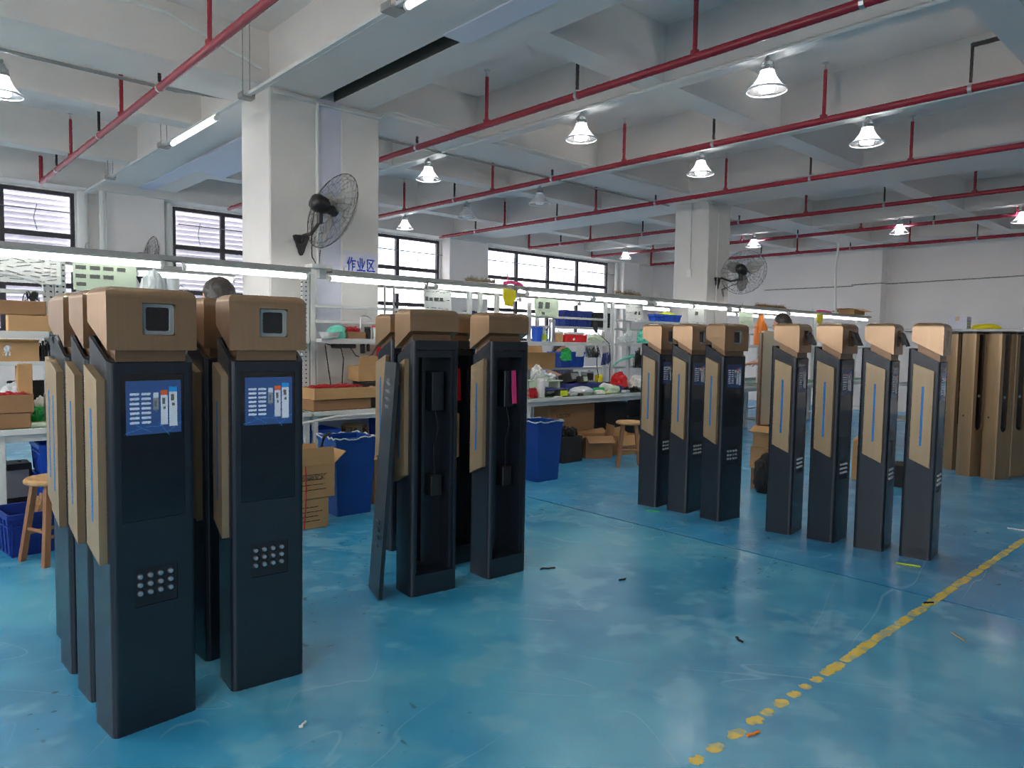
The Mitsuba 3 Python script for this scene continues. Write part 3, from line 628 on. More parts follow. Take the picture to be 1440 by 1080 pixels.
def rear_rack(x0, x1, lab, zs):
    p = [('post', D(cb(x - .022, x + .022, 6.9, 6.94, .75, 1.98, .003), 'm_white_metal', False)) for x in (x0, x1)]
    for z in zs: p.append(('shelf', D(bx(x0 + .022, x1 - .022, 6.76, 7.06, z - .025, z), 'm_white_metal', False)))
    return place('shelf_rack', seq(p), lab, 'shelf rack', group='white racks on the rear workbenches')
rear_rack(-1.0, 2.6, 'rear rack left of the twin column', (1.38, 1.64))
rear_rack(4.1, 6.6, 'rear rack with dark trays right of the twin column', (1.04, 1.585))
rear_rack(6.75, 9.6, 'rear rack with blue crates left of the single column', (1.04, 1.605))
rear_rack(10.6, 13.2, 'rear rack right of the single column', (1.38, 1.6))
def light_rail(x0, x1, y, lab):
    p = [('beam', D(cat(bx(x0, x1, y - .06, y + .06, 2.0, 2.012), bx(x0, x1, y - .06, y - .05, 1.975, 2.012), bx(x0, x1, y + .05, y + .06, 1.975, 2.012)), 'm_galv', False))]
    for x in np.arange(x0 + .15, x1, 2.4): p.append(('hook', D(tube([(x, y, 2.01), (x, y, 2.05), (x + .02, y, 2.06)], .004, 5), 'm_galv')))
    return place('light_rail', seq(p), lab, 'light rail', group='light rails above the workbenches')
light_rail(-1.3, 2.99, 6.0, 'grey light rail across the left of the photo'); light_rail(3.2, 5.6, 6.0, 'grey light rail in front of the twin column'); light_rail(5.66, 10.2, 6.0, 'grey light rail between the two columns'); light_rail(10.24, 15.3, 6.0, 'grey light rail running on to the end wall')
light_rail(-1.3, 2.7, 6.9, 'rear light rail left of the twin column'); light_rail(4.0, 9.75, 6.9, 'rear light rail between the columns'); light_rail(10.55, 13.4, 6.9, 'rear light rail right of the single column')
key = uniq('rail_joint'); labels[key] = {'label': 'white joint piece where the light rails meet over the tall white post', 'category': 'bracket'}
scene[key] = D(cat(cb(2.995, 3.195, 5.93, 6.07, 2.013, 2.05, .004), cb(3.1, 3.17, 6.0, 6.05, 1.93, 2.02, .004)), 'm_white_metal', False)
for i, (a, b, lab) in enumerate(((-.62, .56, 'lit tube leaving the left edge of the photo'), (.60, 1.775, 'first full lit tube from the left, above the poster of small pictures'), (1.925, 2.985, 'lit tube left of the tall white post'), (3.19, 4.26, 'lit tube right of the tall white post, in front of the twin column'), (4.39, 5.45, 'lit tube ending at the yellow cloth'),
                                 (5.68, 6.77, 'lit tube just right of the yellow cloth'), (6.83, 7.92, 'lit tube second right of the yellow cloth'), (8.1, 9.0, 'lit tube left of the single column'), (9.02, 9.91, 'lit tube under the single column'), (10.03, 10.25, 'short lit tube right of the single column'), (10.3, 11.8, 'lit tube under the longest tinsel garland'), (11.93, 13.1, 'lit tube left of the far yellow tag'), (13.17, 15.26, 'last lit tube under the open carton'))):
    tubelight('tube_light', (a, 6.0, 1.935), (b, 6.0, 1.935), lab, 'front tube lights over the workbenches')
for a, b, lab in ((-.5, .62, 'rear lit tube at the left edge'), (.66, 1.78, 'rear lit tube ending at the grey plastic bag'), (1.82, 2.68, 'rear lit tube left of the twin column'), (4.1, 5.2, 'rear lit tube behind the white notice sheet'), (5.25, 6.35, 'rear lit tube behind the yellow cloth'), (6.4, 7.5, 'rear lit tube above the big blue crate'), (7.55, 8.6, 'rear lit tube left of the single column'), (8.65, 9.7, 'rear lit tube next to the single column'), (10.6, 11.7, 'rear lit tube right of the single column'), (11.75, 13.2, 'last rear lit tube')):
    tubelight('tube_light', (a, 6.9, 1.93), (b, 6.9, 1.93), lab, 'rear tube lights over the workbenches')
# sign on the twin column
ZUO = [((.30, 1), (.05, .55)), ((.2, .75), (.2, 0)), ((.55, 1), (.38, .6)), ((.48, .78), (1, .78)), ((.64, .78), (.64, 0)), ((.64, .52), (.95, .52)), ((.64, .27), (.95, .27))]
YE = [((.38, 1), (.38, .05)), ((.62, 1), (.62, .05)), ((.08, .75), (.22, .35)), ((.92, .75), (.76, .35)), ((0, .03), (1, .03))]
QU = [((.05, .95), (.95, .95)), ((.1, .95), (.1, .03)), ((.1, .03), (1, .03)), ((.78, .8), (.28, .2)), ((.3, .75), (.82, .22))]
sp = [('board', D(cb(3.50, 3.88, 6.292, 6.30, 2.0, 2.24, .002), 'm_strip', False))]
for i, ch in enumerate((ZUO, YE, QU)):
    v, f = strokes(ch, .11, .03); v = v * [.088, .118, .1]
    v = np.stack([v[:, 0] + 3.545 + .108 * i, 6.2915 - v[:, 2], v[:, 1] + 2.06], 1)
    sp.append(('character', D((v, f[:, ::-1]), 'm_ink_blue', False)))
place('sign', seq(sp), 'pale sign with three blue Chinese characters on the twin column', 'sign')
# wall fans
def fan(loc, az, tilt, lab, mount, g='black wall fans'):
    """cage centre at loc, axis azimuth az (deg), tilted down by tilt; mount = wall bracket point"""
    p = []; Rr = .355
    prof = []
    rings = []
    for s, dz in ((1, .075), (-1, -.06)):
        for r_, z in ((Rr, 0), (.32, .035), (.24, .058), (.15, .07), (.08, .075)):
            zz = z / .075 * abs(dz) * s
            a = np.linspace(0, 2 * np.pi, 41)
            rings.append(tube(np.stack([r_ * np.cos(a), r_ * np.sin(a), a * 0 + zz], 1), .0035 if r_ == Rr else .0016, 5, False))
    wires = []
    for s, dz in ((1, .075), (-1, -.06)):
        for k in range(28):
            a = 2 * np.pi * k / 28; tw = .25 * s
            pts = [(r_ * math.cos(a + tw * (1 - r_ / Rr)), r_ * math.sin(a + tw * (1 - r_ / Rr)), abs(dz) / .075 * z * s) for r_, z in ((.06, .075), (.15, .07), (.22, .058), (.28, .035), (Rr, 0))]
            wires.append(tube(pts, .0016, 4, False))
    p.append(('cage_front_and_back', D(cat(*rings, *wires), 'm_black')))
    for k in range(3):
        a = 2 * np.pi * k / 3; n = 7; pts = []
        for i in range(n):
            r_ = .05 + (.31 - .05) * i / (n - 1); w_ = .035 + .06 * math.sin(math.pi * (i / (n - 1)) ** .8)
            for s in (-1, 1): pts.append((r_ * math.cos(a) - s * w_ * math.sin(a), r_ * math.sin(a) + s * w_ * math.cos(a), s * .022 * (1 - .5 * i / n)))
        v = np.array(pts); f = []
        for i in range(n - 1): f += [[2 * i, 2 * i + 1, 2 * i + 3], [2 * i, 2 * i + 3, 2 * i + 2]]
        f = np.array(f); vv = np.vstack([v + [0, 0, .002], v - [0, 0, .002]])
        p.append(('blade', D((vv, np.vstack([f, f[:, ::-1] + len(v)])), 'm_galv')))
    p.append(('hub', D(mv(lathe([(0, .03), (.04, .028), (.05, 0), (.045, -.04), (0, -.04)], 16), (0, 0, .02)), 'm_black')))
    p.append(('motor', D(lathe([(0, -.06), (.06, -.06), (.078, -.085), (.08, -.16), (.065, -.20), (.03, -.215), (0, -.217)], 18), 'm_black', 50)))
    M = T().translate(list(map(float, loc))) @ T().rotate([0, 0, 1], az) @ T().rotate([0, 1, 0], 90 + tilt)
    key = uniq('wall_fan'); labels[key] = {'label': lab, 'category': 'fan', 'group': g}
    for s, d in seq(p): scene[key + '__' + s] = {**d, 'to_world': M}
    ax = np.array([math.cos(math.radians(az)) * math.cos(math.radians(tilt)), math.sin(math.radians(az)) * math.cos(math.radians(tilt)), -math.sin(math.radians(tilt))])
    mp = np.array(loc) - .13 * ax; w = np.array(mount, float)
    sub(key + '__arm', tube([mp + [0, 0, -.06], mp + [0, 0, -.15], (mp + w) / 2 + [0, -.03, -.09], w + [0, -.07, .06], w + [0, -.03, 0]], .016, 9), 'm_black')
    sub(key + '__neck', tube([mp + [0, 0, -.02], mp + [0, 0, -.17]], .026, 10), 'm_black')
    sub(key + '__bracket', mv(prism(Polygon([(-.06, .05), (.06, .05), (.0, -.10)]).buffer(.018), .02, 'y'), w - [0, .012, 0]), 'm_black', 40)
    sub(key + '__cord', tube([mp + [-.05, 0, -.05], mp + [-.08, 0, -.22], w + [.10, -.03, -.12], w + [.17, -.02, -.22], w + [.19, -.02, -.05]], .005, 6), 'm_rubber')
fan((3.17, 5.90, 2.53), 6, 17, 'black wall fan on the twin column', (3.065, 6.30, 2.27))
fan((10.24, 5.92, 2.52), 12, 15, 'black wall fan on the single column', (10.10, 6.30, 2.38))
fan((3.30, 11.72, 2.52), -30, 10, 'distant wall fan, its top showing above the left light rail', (3.25, 12.10, 2.3))
fan((1.30, 11.9, 2.62), -30, 10, 'distant wall fan at the left edge of the photo', (1.55, 12.37, 2.5))

# ------------------------------------------------------------------ clutter builders
def carton(x, y, z, w, d, h, lab, rz=0., m='m_carton', open_=False, flaps=(40, -25, 30, 100), tape=True, g=None, marks=0, text=None):
    p = []
    t = .006
    if open_:
        p.append(('body', D(cat(bx(-w / 2, w / 2, -d / 2, -d / 2 + t, 0, h), bx(-w / 2, w / 2, d / 2 - t, d / 2, 0, h), bx(-w / 2, -w / 2 + t, -d / 2, d / 2, 0, h), bx(w / 2 - t, w / 2, -d / 2, d / 2, 0, h), bx(-w / 2, w / 2, -d / 2, d / 2, 0, t)), m, False)))
        for k, a in enumerate(flaps):
            if a is None: continue
            a = math.radians(a); L = min(w, d) * .48
            if k < 2:
                s = -1 if k == 0 else 1
                f = mv(bx(-w / 2 + .004, w / 2 - .004, -t / 2, t / 2, 0, L), rx=-s * (math.pi / 2 - a)); f = mv(f, (0, s * d / 2, h))
            else:
                s = -1 if k == 2 else 1
                f = mv(bx(-t / 2, t / 2, -d / 2 + .004, d / 2 - .004, 0, L), ry=s * (math.pi / 2 - a)); f = mv(f, (s * w / 2, 0, h))
            p.append(('flap', D(f, m, False)))
    else:
        p.append(('body', D(cb(-w / 2, w / 2, -d / 2, d / 2, 0, h, .005), m, False)))
        p.append(('lid_seam', D(bx(-w / 2 + .004, w / 2 - .004, -.002, .002, h - .001, h + .0006), 'm_ink', False)))
        if tape: p.append(('tape', D(cat(bx(-w / 2 - .001, w / 2 + .001, -.025, .025, h - .0005, h + .001), bx(-w / 2 - .001, -w / 2 + .001, -.025, .025, h * .7, h)), 'm_tape', False)))
    for k in range(marks):
        zz = h * (.25 + .6 * k / max(1, marks)); p.append(('printed_line', D(bx(-w * .42, w * (.2 + .2 * R.random()), -d / 2 - .001, -d / 2 + .001, zz, zz + .005), 'm_ink', False)))
    if text:
        v, f = arr(meshkit.text_mesh(text, h * .13, .002)); v = np.stack([v[:, 0] - w * .35, -d / 2 - v[:, 2], v[:, 1] + h * .55], 1)
        p.append(('lettering', D((v, f), 'm_ink', False)))
    return place('carton', seq(p), lab, 'box', (x, y, z), rz, group=g)
def crate(x, y, z, w, d, h, lab, rz=0., m='m_crate', g='blue plastic crates'):
    t = .006; o = []
    a = taper(w * .93, d * .93, w, d, 0, h); i = taper(w * .93 - 2 * t, d * .93 - 2 * t, w - 2 * t, d - 2 * t, .008, h + .002)
    body = man(a) - man(i)
    rim = cat(bx(-w / 2 - .012, w / 2 + .012, -d / 2 - .012, -d / 2 + .002, h - .03, h), bx(-w / 2 - .012, w / 2 + .012, d / 2 - .002, d / 2 + .012, h - .03, h), bx(-w / 2 - .012, -w / 2 + .002, -d / 2, d / 2, h - .03, h), bx(w / 2 - .002, w / 2 + .012, -d / 2, d / 2, h - .03, h))
    ribs = []
    n = max(3, int(w / .07))
    for k in range(n + 1):
        xx = (-.47 + .94 * k / n) * w * .965
        for s in (-1, 1): ribs.append(mv(bx(xx - .005, xx + .005, -.007, .004, .012, h - .03), (0, 0, 0)) if False else hull([[xx + e, s * (d * k2 / 2 + q), zz] for e in (-.005, .005) for q in (-.002, .007) for k2, zz in ((.935, .012), (.995, h - .03))]))
    n2 = max(2, int(d / .09))
    for k in range(n2 + 1):
        yy = (-.47 + .94 * k / n2) * d * .965
        for s in (-1, 1): ribs.append(hull([[s * (w * k2 / 2 + q), yy + e, zz] for e in (-.005, .005) for q in (-.002, .007) for k2, zz in ((.935, .012), (.995, h - .03))]))
    band = []
    for s in (-1, 1):
        band.append(bx(-w * .49, w * .49, s * d * .492 - .006, s * d * .492 + .006, h * .68, h * .72)); band.append(bx(s * w * .492 - .006, s * w * .492 + .006, -d * .49, d * .49, h * .68, h * .72))
    return place('crate', [('body', D(body, m, False)), ('rim', D(rim, m, False)), ('ribs', D(cat(*ribs, *band), m, False))], lab, 'crate', (x, y, z), rz, group=g)
def bag(x, y, z, sx, sy, sz, m, lab, seed=0, amp=.35, freq=2.6, name='plastic_bag', cat_='bag', g=None, rz=0.):
    return one(name, blob(sx, sy, sz, seed, amp, freq), m, lab, cat_, (x, y, z), rz, g, smooth=40)
def mess(x, y, z, sx, sy, sz, m, lab, n=26, r_=.004, seed=0, name='cable_bundle', cat_='cables', kind=None):
    q = random.Random(seed); ms = []
    for k in range(n):
        cx, cy = q.uniform(-.3, .3) * sx, q.uniform(-.3, .3) * sy; a0 = q.uniform(0, 6.28); rx_, ry_ = q.uniform(.12, .24) * sx, q.uniform(.12, .24) * sy; cz = q.uniform(.1, .6) * sz
        pts = [(cx + rx_ * math.cos(a0 + t), cy + ry_ * math.sin(a0 * 1.3 + t * 1.07), max(r_, cz + .35 * sz * math.sin(a0 + 2.1 * t))) for t in np.linspace(0, 5.6, 15)]
        ms.append(tube(pts, r_, 5))
    return one(name, cat(*ms), m, lab, cat_, (x, y, z), kind=kind)
def bottle(x, y, z, r_, h, m, mc, lab, neck=.4, name='bottle', cat_='bottle'):
    return place(name, [('body', D(lathe([(0, 0), (r_, .0), (r_, h * .68), (r_ * neck, h * .82), (r_ * neck, h * .88), (0, h * .88)], 18), m)), ('cap', D(lathe([(0, h), (r_ * neck * 1.1, h), (r_ * neck * 1.2, h * .86), (0, h * .86)], 14), mc))], lab, cat_, (x, y, z))
def gadget(x, y, z, w, d, h, m, mface, lab, rz=0., rx=0., name='device', cat_='device'):
    return place(name, [('case', D(cb(-w / 2, w / 2, -d / 2, d / 2, 0, h, .006), m, False)), ('face', D(cb(-w * .4, w * .4, -d / 2 - .003, -d / 2 + .002, h * .2, h * .85, .001), mface, False)), ('knob', D(mv(lathe([(0, .01), (.010, .01), (.012, 0), (0, 0)], 10), (w * .2, 0, h)), 'm_black'))], lab, cat_, (x, y, z), rz, rx)
def poster(x0, x1, y, z0, z1, lab, pics=(), lines=0, m='m_paper', rz=0.0):
    w = x1 - x0; p = []
    n = 10; xs = np.linspace(-w / 2, w / 2, n); hs = np.linspace(z0, z1, 5)
    v = np.array([[a, .010 * math.sin(a * 16 + b * 9), b] for b in hs for a in xs]); f = []
    for j in range(4):
        for i in range(n - 1): k = j * n + i; f += [[k, k + 1, k + n + 1], [k, k + n + 1, k + n]]
    p.append(('sheet', D((np.vstack([v, v + [0, .0015, 0]]), np.vstack([np.array(f), np.array(f)[:, ::-1] + len(v)])), m)))
    def face(a, b): return .010 * math.sin(a * 16 + b * 9)
    for (u0, u1, v0, v1) in pics:
        a0, a1, b0, b1 = (u0 - .5) * w, (u1 - .5) * w, z0 + v0 * (z1 - z0), z0 + v1 * (z1 - z0)
        q = np.array([[a, face(a, b) - .003, b] for a, b in ((a0, b0), (a1, b0), (a1, b1), (a0, b1))])
        p.append(('picture', D((np.vstack([q, q + [0, .002, 0]]), np.array([[0, 1, 2], [0, 2, 3], [4, 6, 5], [4, 7, 6]])), 'm_print', False)))
    q = random.Random(int(x0 * 100)); ms = []
    for k in range(lines):
        b = z1 - (z1 - z0) * (.12 + .76 * k / max(1, lines - 1)); a = -w * .42
        while a < w * .4:
            l = q.uniform(.02, .08) * w / .35; l = min(l, w * .44 - a); ms.append(mv(bx(0, l, -.001, .001, -.0022, .0022), (a, face(a + l / 2, b) - .004, b + q.uniform(-.003, .003)), ry=q.uniform(-.25, .25))); a += l + q.uniform(.008, .03)
    if ms: p.append(('printing', D(cat(*ms), 'm_print', False)))
    p.append(('clip', D(cat(*[bx(s * w * .4 - .004, s * w * .4 + .004, -.012, .012, z1 - .006, 1.998) for s in (-1, 1)]), 'm_galv', False)))
    return place('poster', seq(p), lab, 'poster', ((x0 + x1) / 2, y, 0), rz)
def stool(x, y, lab, rz=.3, h=.515, r_=.155):
    p = [('seat', D(mv(lathe([(0, .034), (r_ - .012, .034), (r_, .022), (r_, .010), (r_ - .010, 0), (0, 0)], 32), (0, 0, h - .034)), 'm_wood', 40))]
    for k in range(4):
        a = math.pi / 4 + k * math.pi / 2; c, s = math.cos(a), math.sin(a)
        p.append(('leg', D(hull([[(rr_ * c) + dx, (rr_ * s) + dy, z] for rr_, z in ((.175, 0), (.10, h - .034)) for dx in (-.017, .017) for dy in (-.017, .017)]), 'm_wood_leg', False)))
    for k in range(4):
        a, b = math.pi / 4 + k * math.pi / 2, math.pi / 4 + (k + 1) * math.pi / 2; z = .20 if k % 2 else .17; rr_ = .175 - .075 * z / (h - .034)
        p.append(('stretcher', D(tube([(rr_ * math.cos(a), rr_ * math.sin(a), z), (rr_ * math.cos(b), rr_ * math.sin(b), z)], .012, 8), 'm_wood_leg')))
    return place('stool', seq(p), lab, 'stool', (x, y, 0), rz, group='round wooden stools')
def bin_(x, y, w, d, h, lab, rz=0., liner=True):
    a = taper(w * .80, d * .80, w * .96, d * .96, 0, h); i = taper(w * .80 - .02, d * .80 - .02, w * .96 - .012, d * .96 - .012, .012, h + .01)
    rim = cat(bx(-w / 2, w / 2, -d / 2, -d / 2 + .02, h - .03, h), bx(-w / 2, w / 2, d / 2 - .02, d / 2, h - .03, h), bx(-w / 2, -w / 2 + .02, -d / 2, d / 2, h - .03, h), bx(w / 2 - .02, w / 2, -d / 2, d / 2, h - .03, h))
    p = [('body', D(man(a) - man(i), 'm_bin', False)), ('rim', D(rim, 'm_bin', False))]
    if liner:
        q = random.Random(int(x * 100)); pts = []
        for k in range(40):
            t = k / 40 * 4; s = int(t); u = t - s
            c = [(-1, -1), (1, -1), (1, 1), (-1, 1)]; A, B = c[s], c[(s + 1) % 4]
            pts.append(((A[0] + (B[0] - A[0]) * u) * w / 2, (A[1] + (B[1] - A[1]) * u) * d / 2, h + q.uniform(-.012, .010)))
        pts.append(pts[0]); p.append(('liner_edge', D(tube(pts, .006, 5, False), 'm_clear_bag')))
    return place('waste_bin', p, lab, 'bin', (x, y, 0), rz, group='blue waste bins')
def tinsel(x0, x1, y, z, m, lab, seed):
    q = random.Random(seed); ms = [tube([(x, y, z + .02) for x in np.linspace(x0, x1, 5)], .012, 5)]
    for k in range(int(420 * min(1.2, x1 - x0))):
        a = q.uniform(x0, x1); t, ph = q.uniform(0, math.pi), q.uniform(-.9, .9); L = q.uniform(.03, .075)
        d = np.array([math.sin(ph) * .7, math.cos(t), abs(math.sin(t))]) * L; o = np.array([a, y, z + .018])
        w_ = np.array([.004, 0, .002]); v = np.array([o - w_, o + w_, o + d]); ms.append((np.vstack([v, v + [0, .001, 0]]), np.array([[0, 1, 2], [3, 5, 4]])))
    return one('tinsel_garland', cat(*ms), m, lab, 'garland', smooth=False)
# ------------------------------------------------------------------ on and around the left benches
carton(.95, 6.12, 1.405, .34, .10, .115, 'tan carton with a paper label on the upper shelf at the left', rz=0, tape=True)
carton(.86, 6.12, 1.5215, .30, .10, .10, 'brown carton lying on the tan carton, topmost at the left', m='m_carton_dark', tape=False)
mess(.93, 6.12, 1.62, .12, .08, .08, 'm_rubber', 'black wire ends sticking out on the topmost carton', 10, .003, 3)
carton(.84, 6.12, 1.195, .24, .11, .135, 'open tan carton on the lower shelf at the left edge', open_=True, flaps=(20, None, 60, None))
bag(.77, 6.1, 1.225, .1, .08, .13, 'm_clear_bag', 'crumpled clear bag in the carton on the lower shelf', 3)
mess(1.0, 6.11, 1.195, .09, .09, .16, 'm_rubber', 'black wire coil hanging by the perforated post', 14, .004, 5)
carton(.762, 5.93, .75, .20, .26, .108, 'lower brown carton at the front of the left bench', m='m_carton_dark', tape=False)
carton(.772, 5.93, .859, .215, .27, .12, 'upper brown carton full of red cables on the left bench', m='m_carton_dark', open_=True, flaps=(None, None, None, None))
mess(.772, 5.93, .935, .23, .26, .06, 'm_cable_red', 'tangle of red cables in the upper brown carton at the left', 40, .004, 8)
bag(.80, 6.10, .75, .20, .12, .33, 'm_clear_bag', 'white plastic bag standing behind the carton of red cables', 5)
carton(.87, 6.10, .75, .09, .1, .43, 'narrow tan carton behind the white bag at the left', tape=False)
bx_ = gadget(1.005, 5.905, .75, .075, .12, .225, 'm_galv', 'm_black', 'grey metal box on the bench beside the nearest kiosk file', .1)
crate(1.0, 6.60 + .15, .75, .24, .26, .12, 'blue crate lying under others at the rear, left', m='m_crate_dark')
crate(1.0, 6.75, .871, .24, .26, .14, 'blue crate of white bundles on the left bench')
bag(.98, 6.13, .78, .18, .14, .18, 'm_white', 'white tissue bundle above the green bag, left bench', 11)
bag(.955, 6.02, .75, .11, .12, .15, 'm_green', 'green plastic bag below the white bundle, left bench', 12)
carton(.93, 6.16, .75, .18, .1, .03, 'flat white carton under the green bag', m='m_white', tape=False)
carton(.94, 5.86, .75, .16, .09, .03, 'thin pale tray at the front of the left bench', m='m_pale_green', tape=False)
one('dark_sheet', cb(-.14, .14, -.006, .006, 0, .30, .002), 'm_rubber', 'dark brown sheet leaning behind the blue crate at the left', 'sheet', (.93, 6.26, .75), rx=0.0)
stool(.87, 5.14, 'round wooden stool at the left edge beside the kiosk file', .35)
crate(.84, 5.50, 0, .40, .36, .27, 'low dark blue crate under the left stool', m='m_crate_dark', rz=.1)
bag(.93, 5.52, .012, .22, .2, .42, 'm_carton_dark', 'brown crumpled sack standing in the low blue crate', 21)
crate(1.12, 6.02, .40, .40, .36, .22, 'bright blue crate on a stack under the left bench', g='crates under the left bench')
crate(1.12, 6.02, .18, .40, .36, .22, 'bright blue crate in the middle of the stack under the left bench', g='crates under the left bench')
carton(1.12, 6.02, 0, .40, .34, .18, 'carton at the foot of the blue crate stack under the left bench')
gadget(.80, 6.16, .172, .20, .2, .30, 'm_black', 'm_galv', 'black and grey device under the left bench')
pics = [(u, u + w, v, v + .11) for v in (.84, .58, .34) for u, w in ((.04, .16), (.26, .15), (.46, .16), (.68, .14)) if not (v == .34 and u > .6)] + [(.05, .2, .12, .22)]
poster(1.19, 1.62, 6.12, 1.72, 1.985, 'white poster with rows of small dark pictures above the nearest kiosk', pics, m='m_pale_green')
poster(.66, 1.115, 6.12, 1.75, 1.975, 'white poster of grey line drawings at the left edge', (), 7)
a = np.linspace(0, 1, 14)
one('sagging_cable', tube([(.55 + .42 * t, 5.96, 1.80 - .06 * t ** 3) for t in a], .009, 7), 'm_white', 'curved white cable sagging below the light rail at the left edge', 'cable')
bag(1.73, 6.11, 1.388, .22, .12, .60, 'm_clear_bag', 'grey plastic bag showing above the nearest kiosk', 31, .3, 3.5)
place('cup', [('body', D(lathe([(0, 0), (.035, 0), (.048, .46), (.045, .46), (.033, .005), (0, .005)], 18), 'm_clear_bag')), ('handle', D(tube([(.045, 0, .42), (.08, 0, .4), (.08, 0, .25), (.042, 0, .2)], .005, 6), 'm_clear_bag'))], 'tall pale jug behind the nearest kiosk', 'jug', (1.885, 6.11, 1.388))
# ------------------------------------------------------------------ in front of the twin column
one('white_board', cb(3.22, 4.3, 6.285, 6.297, .76, 1.34, .003), 'm_white', 'white board behind the shelf in front of the twin column', 'board')
one('red_binder', cb(3.87, 3.93, 6.19, 6.28, .76, 1.34, .004), 'm_red', 'narrow dark red board beside the white board', 'board')
bag(3.325, 6.11, 1.388, .19, .11, .15, 'm_teal', 'mint green bag on the shelf right of the tall white post', 41, .3)
place('tub', [('bowl', D(lathe([(0, 0), (.07, 0), (.098, .05), (.10, .055), (.095, .055), (.068, .006), (0, .006)], 24), 'm_clear_bag')), ('contents', D(blob(.15, .15, .05, 3), 'm_pale_green'))], 'shallow clear tub on the front of the shelf in front of the twin column', 'tub', (3.25, 6.09, 1.393))
carton(3.53, 6.12, 1.388, .19, .10, .07, 'small brown box under the red coil on the shelf', tape=False, m='m_carton_dark')
mess(3.50, 6.11, 1.455, .16, .10, .06, 'm_cable_red', 'red cable coil on a small box on the shelf', 24, .004, 17)
bottle(3.67, 6.12, 1.388, .032, .12, 'm_rubber', 'm_black', 'dark jar on the shelf between the red coil and the red cup', .8, 'jar', 'jar')
place('bent_stand', [('', D(tube([(3.58, 6.10, 1.388), (3.585, 6.10, 1.60), (3.60, 6.10, 1.615), (3.66, 6.10, 1.61), (3.70, 6.10, 1.585)], .006, 7), 'm_steel'))], 'thin bent metal stand on the shelf', 'stand')
bottle(3.755, 6.11, 1.388, .036, .135, 'm_clear_bag', 'm_red', 'cup with a red lid on the shelf', .9, 'cup', 'cup')
place('tape_roll', [('ring', D(mv(lathe([(.028, 0), (.05, 0), (.05, .032), (.028, .032), (.028, 0)], 24), (0, 0, 0)), 'm_lime')), ('core', D(lathe([(.025, .001), (.028, .001), (.028, .031), (.025, .031), (.025, .001)], 20), 'm_carton'))], 'yellow tape roll lying at the right end of the shelf', 'tape roll', (3.85, 6.11, 1.388))
poster(3.87, 4.0, 6.15, 1.40, 1.60, 'pink and white papers standing at the right end of the shelf', (), 6)
one('power_strip', cat(cb(3.28, 3.52, 6.07, 6.12, 1.30, 1.34, .005), tube([(3.2, 6.09, 1.345), (3.28, 6.09, 1.325)], .005, 6)), 'm_rubber', 'black power strip under the shelf in front of the twin column', 'power strip')
for i, (x, lab) in enumerate(((3.60, 'black plug adapter hanging under the shelf, left one'), (3.66, 'small black plug hanging under the shelf, right one'))):
    gadget(x, 6.09, 1.25 if i == 0 else 1.27, .045 if i == 0 else .025, .03, .09 if i == 0 else .07, 'm_rubber', 'm_black', lab, name='plug_adapter', cat_='adapter')
for pts, lab in (([(3.36, 6.08, 1.31), (3.39, 6.08, 1.2), (3.37, 6.07, 1.0), (3.38, 6.06, .76)], 'black cable hanging down from the power strip'), ([(3.46, 6.08, 1.31), (3.52, 6.08, 1.23), (3.60, 6.08, 1.205), (3.70, 6.08, 1.24), (3.76, 6.08, 1.33)], 'black cable looping under the two plugs'), ([(3.20, 6.08, 1.33), (3.24, 6.06, 1.0), (3.27, 6.04, .76)], 'thin black cable slanting down beside the tall white post')):
    one('power_cable', tube(pts, .005, 6), 'm_rubber', lab, 'cable')
carton(3.22, 5.92, .75, .58, .28, .10, 'lower long flat carton on the bench in front of the twin column', m='m_carton_dark', tape=False)
carton(3.24, 5.91, .852, .62, .30, .10, 'upper long flat carton heaped with red cables', open_=True, flaps=(None, None, None, None), m='m_carton')
mess(3.20, 5.91, .92, .56, .27, .06, 'm_cable_red', 'heap of red cables in the long flat carton', 70, .0035, 23)
mess(3.02, 5.83, .80, .10, .06, .05, 'm_tile_blue', 'small blue plug on the long flat cartons', 6, .008, 29)
gadget(3.68, 6.0, .75, .34, .26, .235, 'm_rubber', 'm_navy_in', 'black toolbox under the open tan carton')
carton(3.70, 6.06, .99, .44, .20, .145, 'open tan carton on the black toolbox', open_=True, flaps=(85, None, None, 80))
bin_(2.89, 5.13, .36, .34, .615, 'blue waste bin left of the leaning door', -.05)
carton(2.41, 4.92, 0, .30, .24, .225, 'lower printed carton of the stack left of the blue bin', rz=-.05, marks=4)
carton(2.43, 4.92, .2255, .34, .26, .245, 'upper open printed carton of the stack left of the blue bin', rz=-.03, open_=True, flaps=(95, 62, 60, 40), marks=4, text='USSROCK')
bag(2.42, 4.93, .30, .24, .18, .20, 'm_rubber', 'black cable clippings in the open carton left of the blue bin', 44)
one('bin_lever', tube([(2.50, 4.86, .48), (2.52, 4.86, .56), (2.55, 4.86, .66), (2.60, 4.87, .69)], [.016, .02, .014, .01], 8), 'm_rubber', 'black curved handle sticking out of the carton left of the blue bin', 'handle')
one('red_wire', tube([(2.36, 4.776, .47), (2.365, 4.775, .3), (2.36, 4.776, .16), (2.35, 4.776, .01)], .004, 6), 'm_cable_red', 'red wire hanging down the front of the carton stack', 'wire')
carton(3.32, 5.35, 0, .30, .28, .38, 'printed carton behind the leaning door', rz=.1, m='m_carton_dark', marks=3)
crate(3.92, 5.95, .40, .46, .36, .26, 'bright blue crate under the bench behind the leaning door', g='crates under the bench by the twin column')
carton(3.92, 5.95, 0, .44, .34, .40, 'carton carrying the bright blue crate under the bench')
crate(3.05, 5.98, .30, .30, .34, .28, 'blue crate under the bench behind the round stool', g='crates under the bench by the twin column')
carton(3.05, 5.98, 0, .30, .34, .30, 'carton under the blue crate behind the round stool')
stool(3.50, 6.07, 'round wooden stool behind the left blue bin, under the bench edge', .2, .58, .125)
